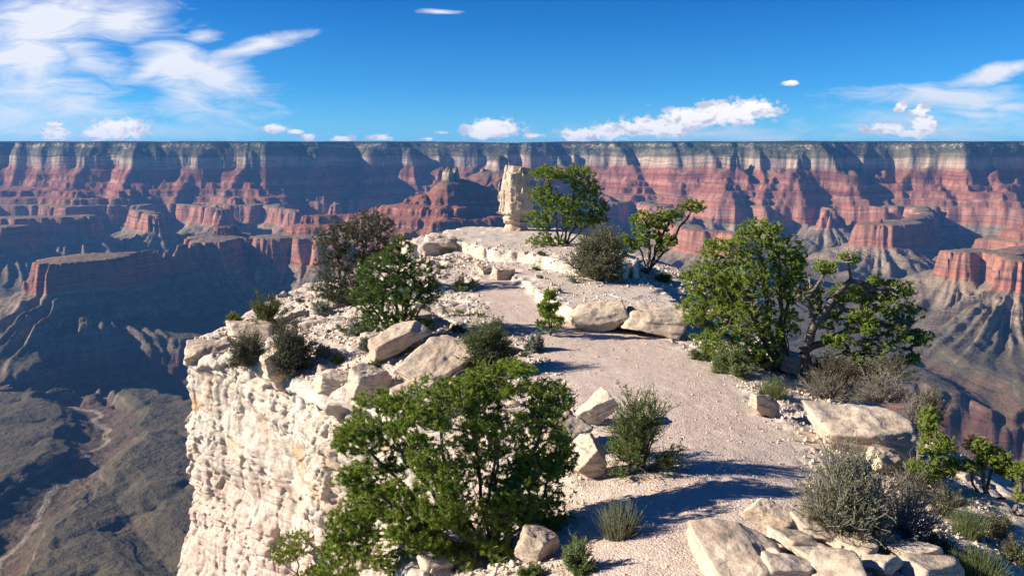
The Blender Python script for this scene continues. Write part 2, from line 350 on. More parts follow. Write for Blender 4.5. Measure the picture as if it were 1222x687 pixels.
def poly_sd(x, y, P):          # signed distance, positive inside
    P = np.array(P, np.float32); d = np.full(x.shape, 1e9, np.float32); c = np.zeros(x.shape, bool)
    for (ax, ay), (bx, by) in zip(P, np.roll(P, -1, 0)):
        dx, dy = bx-ax, by-ay; t = np.clip(((x-ax)*dx+(y-ay)*dy)/(dx*dx+dy*dy), 0, 1)
        d = np.minimum(d, (x-ax-t*dx)**2 + (y-ay-t*dy)**2)
        k = ((ay > y) != (by > y)) & (x < (bx-ax)*(y-ay)/(by-ay+1e-12)+ax); c ^= k
    d = np.sqrt(d); return np.where(c, d, -d)

def path_mask(x, y):
    m = np.full(x.shape, -9, np.float32)
    for (ax, ay, ar), (bx, by, br) in zip(PATH[1:-1], PATH[2:]):
        dx, dy = bx-ax, by-ay; t = np.clip(((x-ax)*dx+(y-ay)*dy)/(dx*dx+dy*dy), 0, 1)
        m = np.maximum(m, ar+(br-ar)*t - np.hypot(x-ax-t*dx, y-ay-t*dy))
    m = m + .45*n2(x/1.3, y/1.3)
    return ss(-.35, .35, m)

def _grid2(fn, st=.05):
    g = fn(*np.meshgrid(np.arange(-18, 18.01, st, dtype=np.float32), np.arange(0, 76.01, st, dtype=np.float32), indexing='ij')).astype(np.float32)
    def s(x, y):
        fx = np.clip((x+18)/st, 0, g.shape[0]-1.001); fy = np.clip(y/st, 0, g.shape[1]-1.001)
        ix = fx.astype(np.int32); iy = fy.astype(np.int32); a = fx-ix; b = fy-iy
        return (g[ix, iy]*(1-a)+g[ix+1, iy]*a)*(1-b) + (g[ix, iy+1]*(1-a)+g[ix+1, iy+1]*a)*b
    return s
def _cell(x, y, s, seed=0):   # random value per jittered block, for fractured ledge edges
    x = x/s + .35*n2(x/s*.9+seed, y/s*.9); y = y/s + .35*n2(x*.9-seed, y/s*.9+5)
    xi = np.floor(x).astype(np.int32) & 255; yi = np.floor(y).astype(np.int32) & 255
    return _v1[_perm[_perm[xi]+yi]]*2-1
def _plates(x, y, s, amp, tilt, seed, groove=.35):   # jittered cells, each a slab with its own height and tilt
    x = x/s + .18*n2(x/s*1.7+seed, y/s*1.7); y = y/s + .18*n2(x*1.7-seed, y*1.7/s)
    xi = np.floor(x).astype(np.int32); yi = np.floor(y).astype(np.int32)
    best = np.full(x.shape, 9, np.float32); sec = best.copy(); h = np.zeros(x.shape, np.float32)
    for a in (-1, 0, 1):
        for b in (-1, 0, 1):
            c = _perm[_perm[(xi+a+seed) & 255]+((yi+b) & 255)]
            jx = xi+a+.15+.7*_v1[c]; jy = yi+b+.15+.7*_v1[(c*7+13) & 255]
            d = (x-jx)**2+(y-jy)**2; m = d < best
            hh = amp*(_v1[(c*3+5) & 255]-.5) + tilt*((x-jx)*(_v1[(c*5+1) & 255]-.5) + (y-jy)*(_v1[(c*11+3) & 255]-.5))
            sec = np.where(m, best, np.minimum(sec, d)); h = np.where(m, hh, h); best = np.where(m, d, best)
    e = np.sqrt(sec)-np.sqrt(best)
    return h - amp*groove*ss(.13, .0, e)
rim_sd = _grid2(lambda x, y: poly_sd(x, y, RIM) + .5*f2(x/4.2, y/4.2, 2) + .10*_cell(x, y, 1.7, 3))
l2_sd = _grid2(lambda x, y: poly_sd(x, y, L2) + .25*n2(x/1.5, y/1.5) + .16*_cell(x, y, .8, 9))
l1_sd = _grid2(lambda x, y: poly_sd(x, y, L1) + .16*n2(x/1.7, y/1.7) + .14*_cell(x, y, .95, 15))
pmask = _grid2(path_mask)
def _rough(x, y):              # broken terraces and loose rock away from the path
    k = 1-pmask(x, y)
    left = ss(0, -4.5, x); right = ss(5.5, 8, x)
    sp = ss(-.15, .25, n2(x/4.5+3, y/4.5)+.15*left)
    pl = _plates(x*.7, y, 1.5, .50, .55, 11)*(.25+.75*left)*(.35+.65*sp) + _plates(x, y, .62, .16, .25, 23)*(.4+.6*left)*(.3+.7*sp) + _plates(x, y, .27, .06, .1, 37)*.8
    return k*(pl + f2(x/1.6, y/1.6, 4, .55)*.16*(.5+.5*left+.6*right)) + .02*f2(x/1.1, y/1.1, 3) + .012*n2(x/.25, y/.25)
rough = _grid2(_rough)
CAVES = []


def prof_off(dz):
    return np.interp(dz, [0, .25, .42, .5, .95, 1.1, 1.8, 2.4, 3.2, 4.2, 5.4, 6.6, 8, 10, 14, 20, 30], [0, .10, .12, -.12, -.24, -.08, .0, -.1, .0, .1, -.05, .05, .35, 1.0, 1.9, 3.4, 6])

def _cell3(x, y, z, s, h, seed=0):
    xi = np.floor(x/s).astype(np.int32) & 255; yi = np.floor(y/s).astype(np.int32) & 255; zi = np.floor(z/h).astype(np.int32) & 255
    return _v1.take(_perm.take(_perm.take(_perm.take(xi)+yi)+zi) ^ (seed & 255))*2-1

def rock_sdf(x, y, z):
    x = x.astype(np.float32); y = y.astype(np.float32); z = z.astype(np.float32)
    t = base_top(x, y) + rough(x, y)
    s = rim_sd(x, y); pm = pmask(x, y)
    mid = f3(x/.8+9, y/.8, z/.42, 3, .6)
    top = z - t + .05*mid*(1-pm)
    if s.min() < 3.2:
        dep = np.maximum(t-z, 0)
        lf = x < 3
        w1 = n3(x/2.4+31, y/2.4, z/3.0)
        a_ = np.where(lf, x*.68 - y*.73, y*.9 + x*.1) + .04*w1; zz_ = z + .12*a_*np.where(lf, 1, .2) + .04*w1
        big = f2(a_/4.2, zz_/2.6, 2); m2 = f2(a_/.5+7, zz_/.3, 3, .6)
        bed = n2(a_/6+3, zz_/.40); crag = 1-np.abs(n2(a_/1.6+9, zz_/4.5))*3.4; crk2 = 1-np.abs(n2(a_/3.1+40, zz_/.9))*5
        msk = .45 + .75*ss(-.25, .3, n2(a_/3.3+60, zz_/2.2))
        def beds(h, w, amp, seed):      # courses of jointed blocks, each set back a little differently
            zw = zz_/h + .55*n2(a_/(w*4)+seed, zz_/(h*5)) + .35*n2(seed+.5+0*a_, zz_/(h*2.1)); k = np.floor(zw).astype(np.int32)
            ak = a_/w*(.7+.6*_v1.take((k+seed) & 255)) + 7*_v1.take((k*5+seed) & 255) + .30*n2(a_/w+seed, zz_/(h*1.5)); i = np.floor(ak).astype(np.int32)
            r_ = _v1.take((_perm.take((k+seed) & 255)+(i & 255)) & 255)*2-1
            e_ = np.minimum(np.minimum(zw-k, 1-zw+k)*h, np.minimum(ak-i, 1-ak+i)*w)
            return amp*(r_ + .7*(_v1.take((k*3+seed) & 255)*2-1)) + amp*.8*(zw-k-.5)*(_v1.take((i*7+k+seed) & 255)-.5) - .12*ss(.07, .0, e_)
        blk = (beds(.95, 1.9, .18, 11) + beds(.42, .75, .085, 47))*msk + .17*f2(a_/1.9, zz_/1.6, 2, off=9)
        off = prof_off(dep) + ss(.1, .9, dep)*(.45*big + .05*m2 + blk - .14*ss(.75, 1, crag) - .10*ss(.6, 1, crk2)) + dep*.05*(x > 4)*6
        cl = -(s + off)*.8
        lip = .05
        h = np.clip(.5 + .5*(cl-top)/(lip*2.5), 0, 1); d = top*(1-h)+cl*h + lip*2.5*h*(1-h)
        d = np.where(s > 3.2, top, d)
    else: d = top
    for (sdf, z0, sl, w) in ((l2_sd, -5.36, .004, .85), (l1_sd, -5.88, .012, .85)):
        sd = sdf(x, y)
        if sd.max() < -1: continue
        s2 = sd + .16*mid
        zt = z0 - sl*(x*2) + .05*f2(x/1.2, y/1.2, 3) + .035*_cell(x, y, 1.1, 40) - .18*ss(.8, 0, sd)*(n2(x/.7, y/.7) > .15)
        d = np.minimum(d, np.maximum(z-zt, -s2*w))
    for cx, cy, cz, r in CAVES:
        if x.min() > cx+2*r or x.max() < cx-2*r: continue
        d = np.maximum(d, -(np.sqrt((x-cx)**2+(y-cy)**2+((z-cz)*1.8)**2) - r + .25*mid))
    return d

def hit(px, py, tmax=90):       # where the line of sight through a landmark meets the rock
    r = ray(px, py); r = r/np.linalg.norm(r)
    t = np.arange(6, tmax, .05); P = r[None]*t[:, None]
    v = rock_sdf(P[:, 0], P[:, 1], P[:, 2]); k = np.argmax(v < 0)
    if v[k] < 0: return P[k]
    p = P[int(np.argmin(v))].copy(); z = ground_z(p[0], p[1])[0]; p[2] = z if z > -13 else p[2]; return p

def ground_z(x, y):
    x = np.atleast_1d(np.asarray(x, float)); y = np.atleast_1d(np.asarray(y, float))
    zs = np.arange(-4.6, -14, -.1); out = np.full(x.shape, -14.0); done = np.zeros(x.shape, bool)
    prev = np.full(x.shape, 1.0)
    for z in zs:
        if done.all(): break
        v = rock_sdf(x, y, np.full(x.shape, z)); m = (v < 0) & ~done
        out[m] = z + .1*(-v[m])/np.maximum(prev[m]-v[m], 1e-6); done |= m; prev = v
    return out

def promontory():
    import openvdb
    from concurrent.futures import ThreadPoolExecutor
    CO = []; Q = []; base = 0
    for vox, y0, y1, x0, x1 in ((.062, 8.0, 20.0, -6, 15.5), (.072, 19.9, 38, -17, 15.5), (.115, 37.8, 74.0, -17, 13)):
        vox *= VOXK
        B = 20; bs = vox*B
        lo = np.array([x0, y0, -30.]); hi = np.array([x1, y1, -4.6])
        n = np.ceil((hi-lo)/bs).astype(int)
        I = np.stack(np.meshgrid(*[np.arange(k) for k in n], indexing='ij'), -1).reshape(-1, 3)
        c = (lo + (I+.5)*bs).astype(np.float32)
        s = rim_sd(c[:, 0], c[:, 1]); t = base_top(c[:, 0], c[:, 1]); z = c[:, 2]
        lift = np.maximum(ss(-1, 0, l2_sd(c[:, 0], c[:, 1]))*1.0, ss(-1, 0, l1_sd(c[:, 0], c[:, 1]))*.8)
        keep = (s > -bs) & (np.abs(z-t) < bs*.5+.45) | (lift > 0) & (z > t) & (z < t+lift+bs*.6)
        off = prof_off(np.maximum(t-z, 0)) + np.maximum(t-z, 0)*.3*(c[:, 0] > 4)
        keep |= (z < t+bs*.5) & (np.abs(s+off) < bs*.72+1.3)
        keep &= ~((c[:, 0] > 4) & (z < -13)) & ~((c[:, 1] > 40) & (z < -16)) & ~((c[:, 1] > 48) & (z < -11)) & ~((c[:, 1] < 24) & (z < -21))
        I = I[keep]
        g = openvdb.FloatGrid(1.0); g.transform = openvdb.createLinearTransform(vox)
        ar = np.arange(B)*vox
        def ev(ijk):
            o = lo + ijk*bs
            a = rock_sdf((o[0]+ar)[:, None, None], (o[1]+ar)[None, :, None], (o[2]+ar)[None, None, :])
            return np.ascontiguousarray(np.broadcast_to(a, (B, B, B)), np.float32)
        with ThreadPoolExecutor(4) as ex:
            for ijk, a in zip(I, ex.map(ev, I)):
                if a.min() < vox*2 and a.max() > -vox*2: g.copyFromArray(a, ijk=tuple(int(q) for q in ijk*B))
        pts, quads = g.convertToQuads(isovalue=0.0)
        pts = np.asarray(pts, np.float64) + lo; q = np.asarray(quads)
        cen = pts[q].mean(1); v = np.concatenate([rock_sdf_pts(cen[k:k+200000]) for k in range(0, len(cen), 200000)])
        q = q[(np.abs(v) < vox*4) & (cen[:, 1] < y1)]
        used = np.zeros(len(pts), bool); used[q.ravel()] = True; mp = np.cumsum(used)-1
        CO.append(pts[used]); Q.append(mp[q]+base); base += int(used.sum())
    pts = np.concatenate(CO); q = np.concatenate(Q)
    e = pts[q[::37]]; nn = np.cross(e[:, 1]-e[:, 0], e[:, 2]-e[:, 0]); nn = nn/np.maximum(np.linalg.norm(nn, axis=1, keepdims=True), 1e-9); e = e.mean(1)
    if (rock_sdf_pts(e+nn*.05) > rock_sdf_pts(e-nn*.05)).mean() < .5: q = q[:, ::-1]
    return mesh_np('limestone_promontory', pts, quads=q, mat=rock_mat(), smooth=True, attrs={'path': pmask(pts[:, 0], pts[:, 1]), 'depth': base_top(pts[:, 0], pts[:, 1])-pts[:, 2]})
def rock_sdf_pts(p): return rock_sdf(p[:, 0], p[:, 1], p[:, 2])
VOXK = 1.0

def rock_color(t, pos, warm=1.0):
    a = t.noise(pos, .55, 5, .6); b = t.noise(t.vscale(pos, (.25, .25, 1.6)), 1.0, 4, .6); c = t.noise(pos, 6.0, 5, .65)
    col = t.ramp(a, [(.3, (.54, .45, .36)), (.5, (.62, .54, .45)), (.7, (.67, .61, .53))])
    col = t.mix(t.mapr(b, .5, .72, 0, .38), col, (.57, .43, .32))
    col = t.mix(1.0, col, t.ramp(c, [(.3, (.72, .70, .68)), (.5, (1, 1, 1)), (.72, (1.1, 1.09, 1.07))]), 'MULTIPLY')
    return col

def rock_mat(name='limestone'):
    t = NT(name, .92, .15)
    pos = t.add('ShaderNodeNewGeometry').outputs['Position']; nrm = t.n['Geometry'].outputs['Normal']
    sp = t.add('ShaderNodeSeparateXYZ', {0: pos}); nz = t.add('ShaderNodeSeparateXYZ', {0: nrm}).outputs[2]
    rock = rock_color(t, pos)
    dep = t.add('ShaderNodeAttribute', attribute_name='depth').outputs['Fac']; pth = t.add('ShaderNodeAttribute', attribute_name='path').outputs['Fac']
    wob = t.noise(pos, .5, 4, .6); d2 = t.math('ADD', dep, t.math('MULTIPLY', t.math('SUBTRACT', wob, .5), 6))
    rock = t.mix(t.mapr(d2, 2.5, 6.5, 0, .85), rock, t.ramp(t.noise(pos, 1.2, 5, .6), [(.3, (.56, .38, .30)), (.5, (.66, .50, .41)), (.7, (.70, .58, .48))]))
    orange = t.noise(t.vscale(pos, (.5, .5, .8)), 1.0, 3, .5)
    om = t.math('MULTIPLY', t.mapr(orange, .56, .68), t.mapr(t.math('ABSOLUTE', t.math('SUBTRACT', dep, 2.2)), 2.4, .8))
    rock = t.mix(t.math('MULTIPLY', om, .75), rock, (.58, .32, .14))
    ln = t.noise(t.vscale(pos, (.9, .9, .55)), 1.0, 4, .55, .3); ln2 = t.noise(t.vscale(pos, (.35, .35, 2.2)), 1.0, 3, .5, .2)
    lm = t.math('MAXIMUM', t.mapr(t.math('ABSOLUTE', t.math('SUBTRACT', ln, .5)), .010, .0), t.mapr(t.math('ABSOLUTE', t.math('SUBTRACT', ln2, .5)), .016, .0))
    rock = t.mix(t.math('MULTIPLY', lm, .6), rock, (.20, .14, .10))
    strk = t.noise(t.vscale(pos, (2.2, 2.2, .35)), 1.0, 4, .6); rock = t.mix(t.mapr(strk, .56, .72, 0, .4), rock, (.40, .31, .25))
    # soil and gravel
    v = t.add('ShaderNodeTexVoronoi', {'Vector': pos, 'Scale': 24.0, 'Randomness': 1.0}); v2 = t.add('ShaderNodeTexVoronoi', {'Vector': pos, 'Scale': 60.0})
    gr = t.ramp(t.add('ShaderNodeSeparateXYZ', {0: v.outputs['Color']}).outputs[0], [(0, (.34, .23, .18)), (.3, (.50, .39, .33)), (.7, (.56, .46, .40)), (1, (.68, .61, .54))])
    sm = t.noise(pos, .8, 4, .6)
    soil = t.mix(.55, t.ramp(sm, [(.3, (.56, .42, .32)), (.5, (.66, .52, .42)), (.7, (.71, .60, .50))]), gr)
    soil2 = t.mix(.5, t.ramp(sm, [(.3, (.47, .39, .30)), (.6, (.58, .51, .42))]), gr)
    soil = t.mix(pth, soil2, soil)
    flat = t.mapr(t.math('ADD', nz, t.math('MULTIPLY', t.math('SUBTRACT', t.noise(pos, 2.5, 4, .6), .5), .45)), .80, .93)
    flat = t.math('MAXIMUM', t.math('MULTIPLY', flat, .85), pth)
    ledge = t.math('MULTIPLY', flat, t.mapr(dep, -.30, -.12))     # ledge tops stay bare rock
    flat = t.math('MAXIMUM', ledge, t.math('MULTIPLY', flat, .35))
    col = t.mix(flat, rock, soil)
    # cracks and pits
    cr = t.add('ShaderNodeTexVoronoi', {'Vector': t.add('ShaderNodeVectorMath', {0: t.vscale(pos, (1, 1, 1.8)), 1: t.add('ShaderNodeTexNoise', {'Vector': pos, 'Scale': 1.6, 'Detail': 3}).outputs['Color']}, operation='ADD').outputs[0], 'Scale': 1.7}, feature='DISTANCE_TO_EDGE').outputs[0]
    crk = t.mapr(cr, 0, .05)
    f1 = t.noise(pos, 4.5, 8, .72); f2_ = t.noise(t.vscale(pos, (1, 1, 3.5)), 9.0, 6, .75)
    hr = t.math('ADD', t.math('MULTIPLY', f1, .045), t.math('ADD', t.math('MULTIPLY', f2_, .05), t.math('MULTIPLY', crk, .012)))
    hs = t.math('ADD', t.math('MULTIPLY', v.outputs['Distance'], -.018), t.math('ADD', t.math('MULTIPLY', v2.outputs['Distance'], -.010), t.math('MULTIPLY', t.noise(pos, 1.5, 3), .06)))
    hmix = t.n.new('ShaderNodeMix'); hmix.data_type = 'FLOAT'
    t.l.new(flat, hmix.inputs[0]); t.l.new(hr, hmix.inputs[2]); t.l.new(hs, hmix.inputs[3])
    return t.out(col, t.bump(hmix.outputs[0], 1.0, .9))
# ------------------------------------------------------------------ boulders, the standing rock, gravel
def boulder_mat():
    t = NT('boulder_limestone', .92, .15)
    tc = t.add('ShaderNodeTexCoord'); pos = tc.outputs['Object']
    off = t.add('ShaderNodeObjectInfo').outputs['Random']
    pos = t.add('ShaderNodeVectorMath', {0: pos, 1: t.math('MULTIPLY', off, 37.0)}, operation='ADD').outputs[0]
    col = rock_color(t, pos)
    st = t.noise(t.vscale(pos, (1.2, 1.2, .8)), 1.2, 4, .65)
    col = t.mix(t.mapr(st, .55, .75, 0, .5), col, (.42, .27, .18))
    tcn = t.add('ShaderNodeNewGeometry').outputs['Position']
    lich = t.noise(tcn, 9.0, 4, .7); col = t.mix(t.mapr(lich, .58, .70, 0, .55), col, (.30, .27, .23))
    col = t.mix(1.0, col, (.93, .89, .84), 'MULTIPLY')
    col = t.mix(1.0, col, t.ramp(off, [(0, (.90, .87, .84)), (1, (1.08, 1.06, 1.03))]), 'MULTIPLY')
    f1 = t.noise(pos, 3.2, 8, .68); f2_ = t.noise(t.vscale(pos, (1, 1, 3)), 8.0, 6, .7)
    f3_ = t.noise(t.vscale(pos, (1, 1, 2.2)), 1.3, 5, .6)
    ck = t.mapr(t.math('ABSOLUTE', t.math('SUBTRACT', t.noise(t.vscale(pos, (1, 1, 1.6)), 1.1, 3, .5, .4), .5)), 0, .018)
    col = t.mix(t.math('MULTIPLY', t.math('SUBTRACT', 1.0, ck), .45), col, (.25, .19, .14))
    h = t.math('ADD', t.math('MULTIPLY', f1, .05), t.math('ADD', t.math('MULTIPLY', f2_, .045), t.math('MULTIPLY', f3_, .07)))
    return t.out(col, t.bump(h, 1.0, .8))

def _cube_dirs(n):
    key = {}; V = []; Qd = []
    lin = np.tan(np.linspace(-PI/4, PI/4, n+1))
    def vid(p):
        k = tuple(np.round(p, 6))
        if k not in key: key[k] = len(V); V.append(p)
        return key[k]
    for ax in range(3):
        for s in (-1, 1):
            idx = [[None]*(n+1) for _ in range(n+1)]
            for i in range(n+1):
                for j in range(n+1):
                    p = [0, 0, 0]; p[ax] = s; p[(ax+1) % 3] = lin[i]*s; p[(ax+2) % 3] = lin[j]
                    idx[i][j] = vid(np.array(p, float))
            for i in range(n):
                for j in range(n): Qd.append((idx[i][j], idx[i+1][j], idx[i+1][j+1], idx[i][j+1]))
    V = np.array(V); return V/np.linalg.norm(V, axis=1, keepdims=True), np.array(Qd)
_CD = {n: _cube_dirs(n) for n in (8, 16, 34)}

def rock_shape(dims, seed, n=34, cuts=9, rough_=.05, peak=None):
    rs = np.random.RandomState(seed); D, Qd = _CD[n]
    hx, hy, hz = np.array(dims)/2
    N = [(1,0,0), (-1,0,0), (0,1,0), (0,-1,0), (0,0,1), (0,0,-1)]; d = [1, 1, 1, 1, 1, 1]
    N = [np.array(v, float) + rs.normal(0, .16, 3) for v in N]
    for _ in range(cuts):
        v = rs.normal(size=3); v /= np.linalg.norm(v); N.append(v); d.append(np.abs(v).sum()*rs.uniform(.60, .86))
    if peak is not None:
        for v, k in peak: v = np.array(v, float); N.append(v/np.linalg.norm(v)); d.append(k)
    N = np.array([v/np.linalg.norm(v) for v in N]); d = np.array(d)
    dots = D@N.T; r = np.where(dots > .02, d[None]/np.maximum(dots, .02), 1e3)
    k = 48.0; rr = -np.log(np.exp(-k*np.minimum(r, 4)).sum(1))/k
    P = D*rr[:, None]*np.array([hx, hy, hz])
    sc = max(dims)
    P = P - D*(np.clip(n3(P[:, 0]/sc*1.5, P[:, 1]/sc*1.5, P[:, 2]/sc*14+seed)*3, -1, 1)*.014*sc)[:, None]
    dn = f3(P[:, 0]/sc*3+seed, P[:, 1]/sc*3, P[:, 2]/sc*4, 4, .55); dd = D/np.array([hx, hy, hz])*min(hx, hy, hz)
    P = P + dd*(dn*rough_*sc*1.6)[:, None]
    return P, Qd

def boulder(px, py, dims, seed, label, rot=(0, 0, 0), name='boulder', sink=.25, Y=None, group=None, n=34, cuts=9, rough_=.055, peak=None, cat='boulder', z=None):
    p = hit(px, py) if Y is None else at_y(px, py, Y)
    if p is None: p = at_y(px, py, 20)
    P, Qd = rock_shape(dims, seed, n, cuts, rough_, peak)
    o = mesh_np(name, P, quads=Qd, mat=M['boulder'])
    from mathutils import Euler
    R = np.array(Euler(rot).to_matrix()); low = (P@R.T)[:, 2].min()
    o.rotation_euler = rot; o.location = (p[0], p[1], (p[2] if z is None else z) - low - sink*dims[2])
    tag(o, label, cat, group); return o

def standing_rock():
    import openvdb
    Y = 64.0; c = at_y(614, 277, Y); s = Y/F
    gz = float(ground_z(c[0], Y)[0])
    vox = .045; lo = np.array([c[0]-2.2, Y-1.8, gz-.4])
    n = (98, 80, 140)
    X, Yy, Z = np.meshgrid(lo[0]+np.arange(n[0])*vox, lo[1]+np.arange(n[1])*vox, lo[2]+np.arange(n[2])*vox, indexing='ij')
    x = X-c[0]; y = Yy-Y; z = Z-gz
    w = f3(x/1.6+3, y/1.6, z/1.6, 2); m = f3(x/.5, y/.5, z/.35, 3, .6)
    H = [0, .3, 1.10, 1.2, 1.35, 1.9, 3.2, 4.4, 4.85, 5.1]
    L = np.interp(z, H, [-.95, -.86, -.90, -1.2, -1.32, -1.18, -1.0, -.78, -.66, -.62])
    Rr = np.interp(z, H, [1.1, .95, .98, 1.15, 1.30, 1.30, 1.22, 1.12, .98, .75])
    Dp = np.interp(z, H, [.8, .68, .70, .95, 1.0, .95, .9, .85, .75, .6])
    cx = (L+Rr)/2; hx = (Rr-L)/2; xx = (x-cx)/hx; yy = y/Dp
    q = np.maximum.reduce([np.abs(xx), np.abs(yy), (np.abs(xx)+np.abs(yy))*.74, np.abs(.9*xx+.35*yy)*.98])
    d = (q-1)*np.minimum(hx, Dp)*.9
    d = d + .10*w + .05*m + .09*np.clip(n3(x/2, y/2, (z+.2*w)/.28)*3, -1, 1)*ss(1.3, 1.0, z) + _cell3(x*.8+y*.5+.3*w, y*.8-x*.5, z+.4*w, .8, .7, 5)*.13
    crag = 1-np.abs(n3(x/.9+7, y/.9, z/2.4))*3; d = d + .06*ss(.8, 1, crag)
    d = np.maximum(d, (z-4.75-.12*w+.15*x)*.9)
    d[:, :, 0] = 1
    g = openvdb.FloatGrid(1.0); g.transform = openvdb.createLinearTransform(vox); g.copyFromArray(np.ascontiguousarray(d, np.float32))
    pts, quads = g.convertToQuads(isovalue=0.0); pts = np.asarray(pts)+lo
    org = np.array([c[0], Y, gz]); q = np.asarray(quads)
    e = pts[q]; nn = np.cross(e[:, 1]-e[:, 0], e[:, 2]-e[:, 0]); cen = e.mean(1)-org; 
    if (nn[:, :2]*(cen[:, :2]-[.1, 0])).sum() < 0: q = q[:, ::-1]
    o = mesh_np('standing_rock', pts-org, quads=q, mat=M['boulder']); o.location = org
    tag(o, 'tall pale limestone pillar with narrow eroded foot at the tip of the point', 'rock pillar')

def gravel(n=40000):
    rs = np.random.RandomState(5)
    # more stones near the camera, evenly in the picture
    X = []; Y = []
    y = 9 + 45*rs.rand(n*3)**1.9; x = (rs.rand(n*3)*2-1)*(y*.42+3)
    k = rim_sd(x.astype(np.float32), y.astype(np.float32)) > .3
    k &= (np.maximum(l1_sd(x, y), l2_sd(x, y)) < 0) | (rs.rand(len(x)) < .3)
    pm = pmask(x, y); k &= rs.rand(len(x)) < (1-.68*pm) * (.35+.65*(n2(x/1.5, y/1.5) > 0))
    x = x[k][:n]; y = y[k][:n]; z = ground_z(x, y); pm = pm[k][:n]
    ok = z > -13.5; x, y, z, pm = x[ok], y[ok], z[ok], pm[ok]; m = len(x)
    D, Qd = _CD8
    s = (.009 + .040*rs.rand(m)**5)*(1.5-.8*pm)*(.75+y/55)
    A = rs.normal(size=(m, 3, 3)); Qm, _ = np.linalg.qr(A)
    sc = s[:, None]*rs.uniform(.55, 1.35, (m, 3)); sc[:, 2] *= .6
    jit = rs.uniform(.7, 1.15, (m, len(D)))
    P = (D[None]*jit[..., None])*sc[:, None, :]; P = np.einsum('mij,mkj->mki', Qm, P)
    P += np.stack([x, y, z+s*.25], 1)[:, None]
    q = Qd[None] + (np.arange(m)*len(D))[:, None, None]
    o = mesh_np('gravel', P.reshape(-1, 3), quads=q.reshape(-1, 4), mat=M['gravel'], smooth=False, attrs={'var': np.repeat(rs.rand(m), len(D))})
    tag(o, kind='stuff')
_d = np.array([(a, b, c) for a in (-1, 1) for b in (-1, 1) for c in (-1, 1)], float)/1.4
_CD8 = (_d, np.array([(0,1,3,2),(4,6,7,5),(0,4,5,1),(2,3,7,6),(0,2,6,4),(1,5,7,3)]))

def gravel_mat():
    t = NT('gravel_stone', .9, .15); v = t.add('ShaderNodeAttribute', attribute_name='var').outputs['Fac']
    return t.out(t.ramp(v, [(0, (.42, .28, .20)), (.3, (.54, .42, .33)), (.7, (.62, .53, .42)), (1, (.68, .61, .51))]))

